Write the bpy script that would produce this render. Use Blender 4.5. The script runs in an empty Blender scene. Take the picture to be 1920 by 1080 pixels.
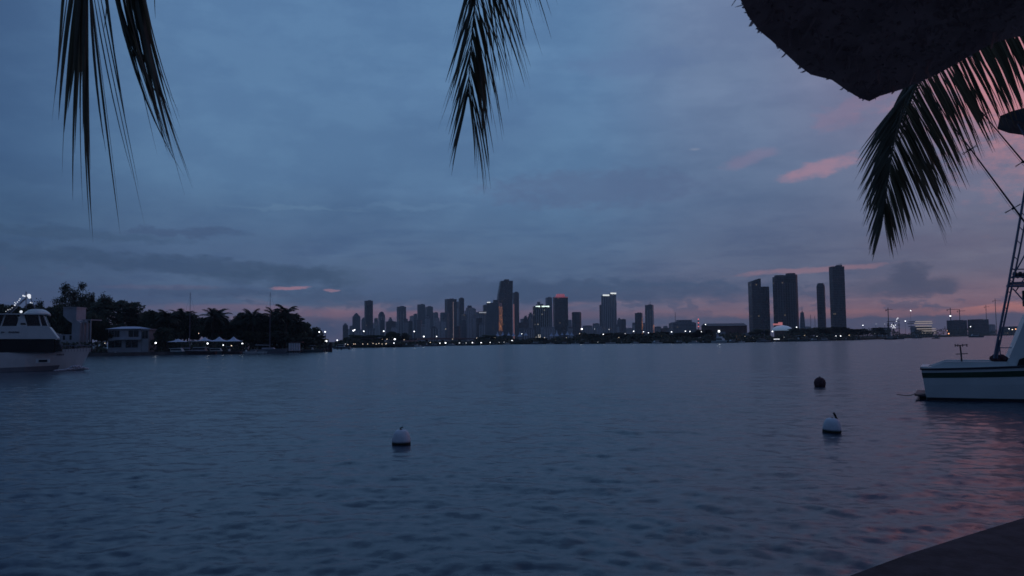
import bpy, math, random
import numpy as np
from mathutils import Vector, Matrix, noise as mnoise
R=math.radians
S=bpy.context.scene
COL=S.collection
rnd=random.Random(7)

# ------------------------------------------------------------------ camera
F=1493.0; CAMZ=3.2; PITCH=math.atan(96.5/F); ROLL=R(0.65)
_f=Vector((0,math.cos(PITCH),math.sin(PITCH))); _r0=Vector((1,0,0)); _u0=Vector((0,-math.sin(PITCH),math.cos(PITCH)))
_r=_r0*math.cos(ROLL)-_u0*math.sin(ROLL); _u=_u0*math.cos(ROLL)+_r0*math.sin(ROLL)
CAM=Vector((0,0,CAMZ))
cd=bpy.data.cameras.new('camera'); cam=bpy.data.objects.new('camera',cd); COL.objects.link(cam)
cd.sensor_width=36; cd.lens=36*F/1920; cd.clip_start=0.05; cd.clip_end=90000
m=Matrix((( _r.x,_u.x,-_f.x,0),(_r.y,_u.y,-_f.y,0),(_r.z,_u.z,-_f.z,CAMZ),(0,0,0,1)))
cam.matrix_world=m; S.camera=cam
cd.dof.use_dof=True; cd.dof.focus_distance=120; cd.dof.aperture_fstop=14
def ray(x,y): return _f+_r*((x-960)/F)-_u*((y-540)/F)
def at(x,y,D):
    d=ray(x,y); return CAM+d*(D/d.y)
def azel(x,y):
    d=ray(x,y).normalized(); return math.degrees(math.atan2(d.x,d.y)),math.degrees(math.asin(d.z))
def yh(x): return 636.5-(x-960)*math.tan(ROLL)
def base(x,D,z=0.0):
    p=at(x,yh(x),D); return Vector((p.x,D,z))
def zat(x,y,D): return at(x,y,D).z

# ------------------------------------------------------------------ render settings
S.view_settings.view_transform='Standard'; S.view_settings.look='None'; S.view_settings.gamma=1
S.view_settings.exposure=0.0
S.render.engine='CYCLES'
cy=S.cycles; cy.use_denoising=True; cy.sample_clamp_indirect=1.5; cy.max_bounces=6; cy.diffuse_bounces=3; cy.glossy_bounces=3
cy.volume_bounces=2; cy.transparent_max_bounces=8; cy.caustics_reflective=False; cy.caustics_refractive=False
cy.filter_width=1.6
def lin(c):
    return tuple(((v/255)/12.92 if v/255<=0.04045 else ((v/255+0.055)/1.055)**2.4) for v in c)

# ------------------------------------------------------------------ node helper
class NT:
    def __init__(s,tree): s.t=tree; s.n=tree.nodes; s.l=tree.links
    def new(s,k,**kw):
        n=s.n.new(k)
        for a,b in kw.items(): setattr(n,a,b)
        return n
    def put(s,sock,v):
        if v is None: return
        if hasattr(v,'is_output') or isinstance(v,bpy.types.NodeSocket): s.l.new(v,sock)
        else: sock.default_value=v
    def math(s,op,a,b=None,c=None,clamp=False):
        n=s.new('ShaderNodeMath',operation=op,use_clamp=clamp)
        s.put(n.inputs[0],a); s.put(n.inputs[1],b); s.put(n.inputs[2],c); return n.outputs[0]
    def mix(s,f,a,b,mode='MIX'):
        n=s.new('ShaderNodeMix',data_type='RGBA',blend_type=mode)
        s.put(n.inputs[0],f); s.put(n.inputs[6],a if not isinstance(a,tuple) else (*a[:3],1)); s.put(n.inputs[7],b if not isinstance(b,tuple) else (*b[:3],1))
        return n.outputs[2]
    def mrange(s,v,a,b,c=0.0,d=1.0,smooth=True):
        n=s.new('ShaderNodeMapRange'); n.interpolation_type='SMOOTHSTEP' if smooth else 'LINEAR'
        s.put(n.inputs[0],v); n.inputs[1].default_value=a; n.inputs[2].default_value=b; n.inputs[3].default_value=c; n.inputs[4].default_value=d
        return n.outputs[0]
    def comb(s,x,y,z=0.0):
        n=s.new('ShaderNodeCombineXYZ'); s.put(n.inputs[0],x); s.put(n.inputs[1],y); s.put(n.inputs[2],z); return n.outputs[0]
    def noise(s,vec,scale,detail=4.0,rough=0.5,col=False,dist=0.0):
        n=s.new('ShaderNodeTexNoise'); s.put(n.inputs['Vector'],vec); n.inputs['Scale'].default_value=scale
        n.inputs['Detail'].default_value=detail; n.inputs['Roughness'].default_value=rough; n.inputs['Distortion'].default_value=dist
        return n.outputs[1] if col else n.outputs[0]
    def ramp(s,v,stops):
        n=s.new('ShaderNodeValToRGB'); s.put(n.inputs[0],v); cr=n.color_ramp; cr.interpolation='LINEAR'
        while len(cr.elements)<len(stops): cr.elements.new(0.5)
        for e,(p,c) in zip(cr.elements,stops): e.position=p; e.color=(*c,1)
        return n.outputs[0]

# ------------------------------------------------------------------ world: dusk sky after sunset
W=bpy.data.worlds.new('World'); S.world=W; W.use_nodes=True
T=NT(W.node_tree); T.n.clear()
tc=T.new('ShaderNodeTexCoord'); sep=T.new('ShaderNodeSeparateXYZ'); T.l.new(tc.outputs['Generated'],sep.inputs[0])
X,Y,Z=sep.outputs
EL=T.math('MULTIPLY',T.math('ARCSINE',Z),57.2958); AZ=T.math('MULTIPLY',T.math('ARCTAN2',X,Y),57.2958)
def skyramp(st): # stops (elev deg, rgb255) -> ramp over 0..90 with sqrt mapping
    return T.ramp(ELs,[(math.sqrt(max(0,e)/90),lin(c)) for e,c in st])
wn=T.noise(T.comb(T.math('MULTIPLY',AZ,0.05),T.math('MULTIPLY',EL,0.16)),1.0,5,0.55)
ELw=T.math('ADD',EL,T.math('MULTIPLY',T.math('SUBTRACT',wn,0.5),T.mrange(EL,0,8,1.2,4.0)))
ELs=T.math('SQRT',T.math('DIVIDE',T.math('MAXIMUM',ELw,0.0),90.0))
L=skyramp([(0,(88,92,120)),(1.2,(84,89,119)),(2.6,(66,84,117)),(5,(55,79,111)),(8,(60,89,122)),(12,(62,93,130)),(24,(60,87,124)),(90,(58,78,115))])
C=skyramp([(0,(122,104,124)),(1.5,(120,106,130)),(3,(82,104,136)),(6,(78,104,138)),(9,(80,111,146)),(11,(87,121,157)),(24,(88,123,162)),(90,(74,100,142))])
C2=skyramp([(0,(128,104,120)),(1.5,(142,112,126)),(3,(98,105,133)),(6,(88,105,135)),(9,(86,108,140)),(12,(92,113,145)),(23,(112,131,163)),(90,(84,106,146))])
Rr=skyramp([(0,(140,106,116)),(1.0,(168,114,120)),(2.2,(136,108,124)),(4,(102,104,128)),(8,(98,105,132)),(12,(104,107,134)),(18,(122,110,136)),(24,(120,112,142)),(32,(98,106,142)),(90,(76,96,136))])
G=skyramp([(0,(225,125,100)),(1.5,(220,128,108)),(4,(165,112,118)),(8,(125,106,128)),(16,(150,112,132)),(28,(104,104,136)),(90,(76,94,134))])
B_=skyramp([(0,(54,66,92)),(6,(50,66,94)),(20,(54,74,108)),(90,(62,86,124))])
colr=T.mix(T.mrange(AZ,-36,-21),L,C)
colr=T.mix(T.mrange(AZ,4,16),colr,C2)
colr=T.mix(T.mrange(AZ,15,31),colr,Rr)
colr=T.mix(T.mrange(AZ,35,52),colr,G)
AA=T.math('ABSOLUTE',T.math('SUBTRACT',AZ,12.0)); AA=T.math('MINIMUM',AA,T.math('SUBTRACT',360.0,AA))
colr=T.mix(T.mrange(AA,56,105),colr,B_)
# soft broad cloud modulation
bn=T.noise(T.comb(T.math('MULTIPLY',AZ,0.045),T.math('MULTIPLY',EL,0.11),3.1),1.0,4,0.5)
colr=T.mix(T.mrange(bn,0.42,0.7,0.0,0.45),colr,T.mix(1.0,colr,(0.72,0.72,0.80),'MULTIPLY'))
bn2=T.noise(T.comb(T.math('MULTIPLY',AZ,0.03),T.math('MULTIPLY',EL,0.2),9.7),1.0,5,0.6)
colr=T.mix(T.mrange(bn2,0.47,0.66,0.0,0.5),colr,T.mix(1.0,colr,(1.25,1.2,1.16),'MULTIPLY'))
fn=T.noise(T.comb(T.math('MULTIPLY',AZ,0.22),T.math('MULTIPLY',EL,0.5),4.4),1.0,6,0.62)
colr=T.mix(T.mrange(fn,0.38,0.62,0.0,0.38),colr,T.mix(1.0,colr,(0.7,0.74,0.82),'MULTIPLY'))
# stratus streaks low in the sky
sn=T.noise(T.comb(T.math('MULTIPLY',AZ,0.14),T.math('MULTIPLY',EL,0.85),1.3),1.0,8,0.66)
win=T.math('MULTIPLY',T.mrange(EL,1.4,2.6),T.mrange(EL,11,5.5))
colr=T.mix(T.math('MULTIPLY',T.mrange(sn,0.47,0.60),T.math('MULTIPLY',win,0.45)),colr,T.mix(1.0,colr,(0.66,0.73,0.84),'MULTIPLY'))
# ragged cumulus on the horizon
cn=T.noise(T.comb(T.math('MULTIPLY',AZ,0.5),T.math('MULTIPLY',EL,1.0),5.5),1.0,7,0.6)
pn=T.noise(T.comb(T.math('MULTIPLY',AZ,0.22),T.math('MULTIPLY',EL,1.3),12.5),1.0,6,0.6)
pwin=T.math('MULTIPLY',T.mrange(EL,0.3,1.0),T.mrange(EL,3.6,1.8))
colr=T.mix(T.math('MULTIPLY',T.math('MULTIPLY',T.mrange(pn,0.48,0.62),pwin),T.mrange(AZ,-32,-8,0.25,0.6)),colr,lin((150,122,136)))
cthr=T.math('ADD',T.math('MULTIPLY',T.math('MAXIMUM',EL,0.0),0.060),T.math('SUBTRACT',1.0,cn))
colr=T.mix(T.mrange(cthr,0.62,0.57,0.0,0.75),colr,T.mix(0.72,colr,lin((66,82,114))))
# warped coordinates for the individually placed clouds
wv=T.noise(T.comb(T.math('MULTIPLY',AZ,0.45),T.math('MULTIPLY',EL,1.0),7.7),1.0,6,0.62,col=True)
ws=T.new('ShaderNodeSeparateColor'); T.l.new(wv,ws.inputs[0])
AZw=T.math('ADD',AZ,T.math('MULTIPLY',T.math('SUBTRACT',ws.outputs[0],0.5),5.0))
ELq=T.math('ADD',EL,T.math('MULTIPLY',T.math('SUBTRACT',ws.outputs[1],0.5),1.7))
AZf=T.math('ADD',AZ,T.math('MULTIPLY',T.math('SUBTRACT',ws.outputs[0],0.5),2.0))
ELf=T.math('ADD',EL,T.math('MULTIPLY',T.math('SUBTRACT',ws.outputs[1],0.5),0.55))
hfn=T.noise(T.comb(T.math('MULTIPLY',AZ,0.9),T.math('MULTIPLY',EL,1.9),2.2),1.0,6,0.65)
RG=T.math('MULTIPLY',T.math('SUBTRACT',hfn,0.5),3.2)
def blob(x,y,hw,hh,rgb,amt,tilt=0.0,fine=False,soft=0.9):
    global colr
    a0,e0=azel(x,y); k=57.2958/F
    A_,E_=(AZf,ELf) if fine else (AZw,ELq)
    da=T.math('SUBTRACT',A_,a0); de=T.math('SUBTRACT',E_,e0)
    if tilt: de=T.math('SUBTRACT',de,T.math('MULTIPLY',da,tilt))
    u=T.math('DIVIDE',da,hw*k); v=T.math('DIVIDE',de,hh*k)
    r2=T.math('ADD',T.math('ADD',T.math('MULTIPLY',u,u),T.math('MULTIPLY',v,v)),RG)
    colr=T.mix(T.mrange(r2,1.0+soft,1.0-soft,0.0,amt),colr,lin(rgb))
blob(1000,546,430,19,(56,80,114),0.85)
blob(1280,553,190,14,(68,84,116),0.7)
blob(360,498,330,15,(47,70,100),0.6,tilt=-0.05)
blob(560,520,150,15,(52,76,106),0.65)
blob(150,440,150,9,(50,74,104),0.45,tilt=-0.03)
blob(690,505,60,26,(76,100,132),0.5,fine=True)
blob(620,560,90,14,(66,86,118),0.6,fine=True)
blob(1180,600,90,12,(74,90,120),0.7,fine=True)
blob(1100,560,90,9,(58,80,114),0.6,fine=True)
blob(400,548,120,8,(58,78,110),0.6,fine=True)
blob(300,538,90,4,(96,96,124),0.5,fine=True)
blob(120,560,200,30,(58,76,112),0.45)
blob(740,530,75,30,(80,102,138),0.6)
blob(860,560,70,30,(70,90,124),0.6)
blob(1110,355,190,34,(77,94,130),0.55)
blob(1190,118,110,24,(88,112,152),0.4)
blob(1760,455,120,16,(86,88,116),0.5)
blob(1695,540,70,15,(60,74,104),0.85,fine=True)
blob(1702,520,30,20,(60,74,104),0.8,fine=True)
blob(1710,512,28,16,(62,74,104),0.8,fine=True)
blob(1770,533,22,12,(68,78,106),0.7,fine=True)
blob(1620,540,60,14,(84,90,116),0.5,fine=True)
blob(1700,602,290,15,(74,86,116),0.85,fine=True)
blob(1490,620,130,12,(78,88,116),0.7,fine=True)
blob(1300,605,120,12,(84,94,122),0.7,fine=True)
blob(1745,584,16,10,(74,86,116),0.8,fine=True)
blob(900,600,300,20,(86,92,122),0.4,fine=True)
blob(614,604,16,16,(66,80,112),0.7,fine=True)
blob(600,618,40,14,(70,84,116),0.7,fine=True)
blob(330,436,95,7,(58,78,112),0.55)
blob(560,391,100,5,(104,136,166),0.25)
blob(760,388,100,5,(98,130,164),0.25)
blob(548,539,34,3.5,(158,120,138),0.8,fine=True,soft=0.6)
blob(621,544,13,2.5,(156,122,140),0.7,fine=True,soft=0.6)
blob(430,578,120,7,(126,104,126),0.55,fine=True)
blob(640,588,80,8,(146,108,124),0.6,fine=True)
blob(770,592,45,9,(156,112,126),0.65,fine=True)
blob(1540,315,62,13,(168,126,142),0.6,tilt=0.22,fine=True)
blob(1595,205,55,22,(140,112,136),0.32,tilt=0.25)
blob(1000,592,460,8,(142,110,124),0.4,fine=True)
blob(1408,298,42,12,(128,116,144),0.45,tilt=0.25,fine=True)
blob(1520,506,110,5,(160,118,130),0.5,tilt=0.04,fine=True)
blob(1890,578,90,7,(214,136,124),0.8,tilt=0.06,fine=True)
blob(1600,588,180,7,(176,120,120),0.6,fine=True)
blob(1900,140,95,75,(196,128,138),0.7,soft=1.2)
blob(1302,281,7,3.0,(140,145,165),0.35,fine=True)
blob(2180,-60,290,260,(196,130,136),0.62,soft=1.3)
colr=T.mix(T.mrange(EL,-0.3,-3.0),colr,lin((30,38,54)))
# a little of the physical sky underneath it all (sun already set in the west, to the right)
SUN_AZ,SUN_EL=52.0,1.5
nish=T.new('ShaderNodeTexSky'); nish.sky_type='NISHITA'; nish.sun_disc=False; nish.sun_elevation=R(SUN_EL); nish.sun_rotation=R(SUN_AZ)
bg1=T.new('ShaderNodeBackground'); T.l.new(colr,bg1.inputs[0]); bg1.inputs[1].default_value=1.10
bg2=T.new('ShaderNodeBackground'); T.l.new(nish.outputs[0],bg2.inputs[0]); bg2.inputs[1].default_value=0.006
ad=T.new('ShaderNodeAddShader'); T.l.new(bg1.outputs[0],ad.inputs[0]); T.l.new(bg2.outputs[0],ad.inputs[1])
wo=T.new('ShaderNodeOutputWorld'); T.l.new(ad.outputs[0],wo.inputs[0])
W.cycles.sampling_method='MANUAL'; W.cycles.sample_map_resolution=1024
# sun: only its last warm diffuse light
sl=bpy.data.lights.new('sun','SUN'); sl.energy=0.006; sl.angle=R(14); sl.color=(1.0,0.5,0.38)
so=bpy.data.objects.new('sun',sl); COL.objects.link(so)
sd=Vector((math.sin(R(SUN_AZ))*math.cos(R(4)),math.cos(R(SUN_AZ))*math.cos(R(4)),math.sin(R(4))))
so.rotation_euler=sd.to_track_quat('Z','Y').to_euler()

# ------------------------------------------------------------------ materials
def mat(name,col,rough=0.7,metal=0.0,spec=0.5,var=0.15,scale=2.0,bump=0.0,emit=None,es=0.0):
    M=bpy.data.materials.new(name); M.use_nodes=True; t=NT(M.node_tree); b=t.n['Principled BSDF']
    g=t.new('ShaderNodeTexCoord').outputs['Object']
    n=t.noise(g,scale,5,0.6)
    lo=tuple(c*(1-var) for c in col); hi=tuple(c*(1+var) for c in col)
    t.l.new(t.mix(t.mrange(n,0.3,0.7),lo,hi),b.inputs['Base Color'])
    b.inputs['Roughness'].default_value=rough; b.inputs['Metallic'].default_value=metal; b.inputs['Specular IOR Level'].default_value=spec
    if bump:
        bp=t.new('ShaderNodeBump'); bp.inputs['Strength'].default_value=bump; bp.inputs['Distance'].default_value=0.02
        t.l.new(t.noise(g,scale*6,4),bp.inputs['Height']); t.l.new(bp.outputs[0],b.inputs['Normal'])
    if emit:
        b.inputs['Emission Color'].default_value=(*emit,1); b.inputs['Emission Strength'].default_value=es
        M.cycles.emission_sampling='NONE'
    return M
def translucent(M,col,f):
    t=NT(M.node_tree); b=t.n['Principled BSDF']; o=t.n['Material Output']; tr=t.new('ShaderNodeBsdfTranslucent'); tr.inputs[0].default_value=(*col,1)
    mx=t.new('ShaderNodeMixShader'); mx.inputs[0].default_value=f; t.l.new(b.outputs[0],mx.inputs[1]); t.l.new(tr.outputs[0],mx.inputs[2]); t.l.new(mx.outputs[0],o.inputs[0])
def facade(name,glass,wall,fl=3.5,bay=3.0,lit=0.02,litcol=(1.0,0.75,0.45),rough=0.25,es=0.12,wallfrac=0.35,spec=0.5):
    """storeys and bays: glass between wall bands, a few lit windows"""
    M=bpy.data.materials.new(name); M.use_nodes=True; t=NT(M.node_tree); b=t.n['Principled BSDF']
    sp=t.new('ShaderNodeSeparateXYZ'); t.l.new(t.new('ShaderNodeTexCoord').outputs['Object'],sp.inputs[0])
    u=t.math('DIVIDE',t.math('ADD',t.math('ADD',sp.outputs[0],sp.outputs[1]),500.3),bay); v=t.math('DIVIDE',t.math('ADD',sp.outputs[2],200.0),fl)
    fu=t.math('FRACT',u); fv=t.math('FRACT',v)
    wm=t.math('MAXIMUM',t.math('LESS_THAN',fv,wallfrac),t.math('LESS_THAN',fu,wallfrac*0.55))
    wnz=t.new('ShaderNodeTexWhiteNoise',noise_dimensions='2D')
    t.l.new(t.comb(t.math('FLOOR',u),t.math('FLOOR',v)),wnz.inputs['Vector'])
    big=t.noise(t.comb(t.math('FLOOR',u),t.math('FLOOR',t.math('DIVIDE',v,3.0))),0.4,2)
    gl=t.mix(wnz.outputs[0],tuple(c*0.6 for c in glass),tuple(c*1.5 for c in glass))
    t.l.new(t.mix(wm,gl,t.mix(t.mrange(big,0.3,0.7),tuple(c*1.0 for c in wall),tuple(c*1.35 for c in wall))),b.inputs['Base Color'])
    t.l.new(t.mrange(wm,0,1,rough,0.75,smooth=False),b.inputs['Roughness']); b.inputs['Specular IOR Level'].default_value=spec
    on=t.math('MULTIPLY',t.math('GREATER_THAN',wnz.outputs[0],1-lit),t.math('SUBTRACT',1.0,wm))
    b.inputs['Emission Color'].default_value=(*litcol,1)
    t.l.new(t.math('MULTIPLY',on,es),b.inputs['Emission Strength']); M.cycles.emission_sampling='NONE'
    return M
M_={}
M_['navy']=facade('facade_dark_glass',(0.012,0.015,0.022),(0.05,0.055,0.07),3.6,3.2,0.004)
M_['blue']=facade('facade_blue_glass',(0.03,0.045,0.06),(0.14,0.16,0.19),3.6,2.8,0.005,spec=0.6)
M_['grey']=facade('facade_grey_concrete',(0.03,0.035,0.045),(0.22,0.22,0.24),3.3,3.6,0.006,wallfrac=0.45)
M_['pale']=facade('facade_pale_concrete',(0.05,0.055,0.07),(0.42,0.40,0.42),3.3,4.0,0.006,wallfrac=0.5)
M_['brown']=facade('facade_dark_brown',(0.02,0.016,0.02),(0.09,0.07,0.08),3.6,3.0,0.004)
M_['green']=facade('facade_green_glass',(0.010,0.018,0.016),(0.03,0.04,0.035),3.8,3.0,0.03,(1,0.9,0.7),es=0.35)
M_['sunset_glint']=facade('facade_painted_sunset_glint',(0.30,0.16,0.08),(0.10,0.07,0.06),3.8,2.2,0.35,(1.0,0.36,0.10),es=0.5,rough=0.1)  # sunset glint painted into the glass by orange colour and emission
M_['edgeglass']=mat('polished_edge_glass',(0.06,0.055,0.06),0.12,0.0,1.0,0.1,0.05)
M_['brass']=mat('bronze_edge_glass',(0.55,0.35,0.26),0.3,1.0,0.5,0.15,0.2)
M_['band']=mat('pale_slab_edge',(0.70,0.70,0.72),0.6)
M_['roofgrey']=mat('roof_plant_grey',(0.10,0.10,0.12),0.8)
M_['steel']=mat('dark_steel',(0.05,0.05,0.06),0.5,0.6)
M_['white']=mat('white_gelcoat',(0.63,0.67,0.65),0.35,0,0.5,0.06,0.8)
M_['whitewall']=mat('white_render_wall',(0.40,0.39,0.42),0.8,0,0.3,0.12,0.5)
M_['winglass']=mat('dark_window_glass',(0.012,0.014,0.018),0.12,0,0.5,0.2,1)
M_['darkopen']=mat('dark_fill',(0.010,0.010,0.012),0.3,0,0.4,0.3,0.7)
M_['tent']=mat('white_tent_canvas',(0.66,0.70,0.80),0.75,0,0.2,0.06,0.6)
M_['redtile']=mat('red_clay_tiles',(0.18,0.05,0.035),0.8,0,0.3,0.3,2,0.4)
M_['brownwall']=mat('brown_warehouse_wall',(0.20,0.13,0.12),0.85,0,0.2,0.2,0.15)
M_['greyroof']=mat('grey_metal_roof',(0.12,0.115,0.13),0.6,0,0.4,0.15,0.1)
M_['bark']=mat('bark',(0.06,0.045,0.035),0.9,0,0.2,0.3,6,0.5)
M_['leafA']=mat('foliage_dark',(0.075,0.085,0.05),0.75,0,0.25,0.45,0.6)
M_['leafB']=mat('foliage_deep',(0.062,0.070,0.046),0.75,0,0.25,0.45,0.6)
M_['palm']=mat('palm_leaf',(0.04,0.045,0.028),0.7,0,0.3,0.35,1)
M_['frond']=mat('near_palm_leaf',(0.085,0.088,0.065),0.55,0,0.4,0.4,9)
translucent(M_['frond'],(0.13,0.13,0.085),0.45)
M_['stem']=mat('palm_stem',(0.24,0.21,0.17),0.6,0,0.4,0.25,12)
M_['thatch']=mat('dry_thatch',(0.27,0.22,0.23),0.95,0,0.15,0.2,14,0.15); translucent(M_['thatch'],(0.30,0.26,0.25),0.3)
M_['straw']=mat('dry_straw',(0.32,0.26,0.27),0.9,0,0.2,0.08,20); translucent(M_['straw'],(0.42,0.36,0.36),0.5)
M_['deckwood']=mat('dark_dock_boards',(0.055,0.044,0.048),0.85,0,0.2,0.35,5,0.4)
M_['ground']=mat('ground_soil_grass',(0.03,0.035,0.022),0.95,0,0.1,0.4,0.05)
M_['bounce_pale']=mat('pale_bounce_surface',(0.44,0.42,0.40),0.85,0,0.2,0.12,1.5,0.2)  # pale surface for the added bounce slab
M_['concrete']=mat('seawall_concrete',(0.10,0.10,0.10),0.9,0,0.2,0.3,0.4)
M_['foam']=mat('white_foam',(0.6,0.62,0.66),0.9,0,0.1,0.3,3,0.6)
M_['buoywhite']=mat('buoy_white_plastic',(0.60,0.64,0.68),0.45,0,0.4,0.10,5)
M_['buoydark']=mat('buoy_dark_weed',(0.018,0.02,0.016),0.8,0,0.3,0.4,8,0.5)
M_['rope']=mat('dark_wet_rope',(0.03,0.028,0.026),0.8)
M_['greenstripe']=mat('dark_green_stripe',(0.014,0.055,0.03),0.4,0,0.5,0.2,2)
M_['rubrail']=mat('dark_rub_rail',(0.02,0.025,0.035),0.5)
M_['alu']=mat('anodised_tower_tube',(0.16,0.18,0.24),0.4,0.5,0.5,0.1,3)
M_['maroon']=mat('maroon_canvas',(0.10,0.055,0.06),0.9,0,0.2,0.3,6,0.5)
M_['antifoul']=mat('dark_bottom_paint',(0.015,0.018,0.024),0.7)
M_['greyhull']=mat('grey_hull',(0.20,0.21,0.23),0.5,0,0.4,0.12,0.7)
M_['brownhull']=mat('brown_varnished_hull',(0.07,0.045,0.045),0.5,0,0.4,0.2,0.7)
M_['tealhull']=mat('dull_green_hull',(0.10,0.13,0.13),0.5,0,0.4,0.2,0.7)
M_['letter']=mat('dark_lettering',(0.03,0.035,0.06),0.6)
def lampmat(n,c,s): return mat(n,(0.8,0.8,0.8),0.5,emit=c,es=s)
M_['lw']=lampmat('lamp_cool_white',(0.92,0.95,1.0),3.2)
M_['lwd']=lampmat('lamp_dim_white',(0.9,0.92,1.0),0.9)
M_['ly']=lampmat('lamp_warm',(1.0,0.82,0.6),1.6)
M_['lr']=lampmat('lamp_red',(1.0,0.16,0.14),1.0)
M_['lo']=lampmat('lamp_orange',(1.0,0.42,0.18),2.0)
M_['crown']=lampmat('crown_floodlit_white',(0.95,1.0,0.97),0.9)
M_['crowng']=lampmat('crown_greenish_white',(0.8,1.0,0.9),1.6)
M_['crownr']=lampmat('crown_red',(1.0,0.14,0.14),0.20)
M_['pink']=lampmat('sign_pink_red',(1.0,0.25,0.18),0.35)
M_['bluescreen']=lampmat('lit_blue_roof',(0.36,0.55,0.85),0.17)
M_['washlit']=lampmat('floodlit_deck_edge',(1.0,0.82,0.66),0.26)

# ------------------------------------------------------------------ mesh builder
class MB:
    def __init__(s): s.v=[]; s.f=[]
    def add(s,vs,fs):
        o=len(s.v); s.v+= [tuple(v) for v in vs]; s.f+=[tuple(i+o for i in f) for f in fs]; return s
    def box(s,c,d,rz=0.0):
        x,y,z=[k/2 for k in d]; co,si=math.cos(rz),math.sin(rz); vs=[]
        for dz in (-z,z):
            for dx,dy in ((-x,-y),(x,-y),(x,y),(-x,y)): vs.append((c[0]+dx*co-dy*si,c[1]+dx*si+dy*co,c[2]+dz))
        return s.add(vs,[(3,2,1,0),(4,5,6,7),(0,1,5,4),(1,2,6,5),(2,3,7,6),(3,0,4,7)])
    def prism(s,poly,z0,z1,top=1.0,tc=None):
        n=len(poly); cx=sum(p[0] for p in poly)/n; cy_=sum(p[1] for p in poly)/n
        if tc: cx,cy_=tc
        vs=[(p[0],p[1],z0) for p in poly]+[(cx+(p[0]-cx)*top,cy_+(p[1]-cy_)*top,z1) for p in poly]
        return s.add(vs,[tuple(range(n-1,-1,-1)),tuple(range(n,2*n))]+[(i,(i+1)%n,n+(i+1)%n,n+i) for i in range(n)])
    def profile(s,poly,v0,v1,O=Vector((0,0,0)),ud=Vector((1,0,0)),vd=Vector((0,1,0))):
        """(u,z) outline extruded from v0 to v1"""
        n=len(poly); vs=[O+ud*u+vd*v0+Vector((0,0,z)) for u,z in poly]+[O+ud*u+vd*v1+Vector((0,0,z)) for u,z in poly]
        return s.add(vs,[tuple(range(n-1,-1,-1)),tuple(range(n,2*n))]+[(i,(i+1)%n,n+(i+1)%n,n+i) for i in range(n)])
    def tube(s,pts,rad,seg=6,cap=True):
        pts=[Vector(p) for p in pts]; rad=rad if isinstance(rad,(list,tuple)) else [rad]*len(pts); rings=[]
        for i,p in enumerate(pts):
            t=(pts[min(i+1,len(pts)-1)]-pts[max(i-1,0)]).normalized()
            a=t.cross(Vector((0,0,1)) if abs(t.z)<0.95 else Vector((1,0,0))).normalized(); b=t.cross(a)
            rings.append([p+(a*math.cos(2*math.pi*k/seg)+b*math.sin(2*math.pi*k/seg))*rad[i] for k in range(seg)])
        fs=[]
        for i in range(len(pts)-1):
            for k in range(seg): fs.append((i*seg+k,i*seg+(k+1)%seg,(i+1)*seg+(k+1)%seg,(i+1)*seg+k))
        if cap: fs+= [tuple(range(seg-1,-1,-1)),tuple((len(pts)-1)*seg+k for k in range(seg))]
        return s.add([v for r in rings for v in r],fs)
    def lathe(s,prof,c=(0,0,0),seg=20,sx=1,sy=1,ph=0.0):
        vs=[]; n=len(prof)
        for r,z in prof:
            for k in range(seg):
                a=2*math.pi*k/seg+ph; vs.append((c[0]+r*math.cos(a)*sx,c[1]+r*math.sin(a)*sy,c[2]+z))
        fs=[(i*seg+k,i*seg+(k+1)%seg,(i+1)*seg+(k+1)%seg,(i+1)*seg+k) for i in range(n-1) for k in range(seg)]
        fs+=[tuple(range(seg-1,-1,-1)),tuple((n-1)*seg+k for k in range(seg))]
        return s.add(vs,fs)
    def ball(s,c,r,seg=10,rings=6,sz=1.0):
        return s.lathe([(max(1e-3,r*math.sin(math.pi*i/rings)),-r*sz*math.cos(math.pi*i/rings)) for i in range(rings+1)],c,seg)
    def loft(s,secs):
        n=len(secs[0]); vs=[v for q in secs for v in q]; fs=[]
        for i in range(len(secs)-1):
            for k in range(n-1): fs.append((i*n+k,i*n+k+1,(i+1)*n+k+1,(i+1)*n+k))
        fs+=[tuple(range(n)),tuple((len(secs)-1)*n+k for k in range(n-1,-1,-1))]
        return s.add(vs,fs)
    def build(s,name,material,parent=None,smooth=False,label=None):
        me=bpy.data.meshes.new(name); me.from_pydata(s.v,[],s.f); me.materials.append(M_[material] if isinstance(material,str) else material)
        if smooth: me.polygons.foreach_set('use_smooth',[True]*len(me.polygons))
        me.validate(); me.update()
        o=bpy.data.objects.new(name,me); COL.objects.link(o)
        if parent: o.parent=parent
        if label: o['label']=label
        return o
def thing(name,label,cat,loc=(0,0,0),rz=0.0,group=None,scale=None):
    o=bpy.data.objects.new(name,None); COL.objects.link(o); o.location=loc; o.rotation_euler=(0,0,rz); o.empty_display_size=0.5
    o['label']=label; o['category']=cat
    if group: o['group']=group
    if scale: o.scale=scale
    return o
def tag(o,label,cat,group=None):
    o['label']=label; o['category']=cat
    if group: o['group']=group
    return o
def struct(o,kind='structure'): o['kind']=kind; return o
def dup(src,label,loc,rz=0.0,scale=None,group=None):
    r=src.copy(); COL.objects.link(r); r.location=loc; r.rotation_euler=(0,0,rz); r['label']=label
    if scale: r.scale=scale
    if group: r['group']=group
    for ch in src.children:
        c=ch.copy(); COL.objects.link(c); c.parent=r
        for g in ch.children:
            d=g.copy(); COL.objects.link(d); d.parent=c
    return r

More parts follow.
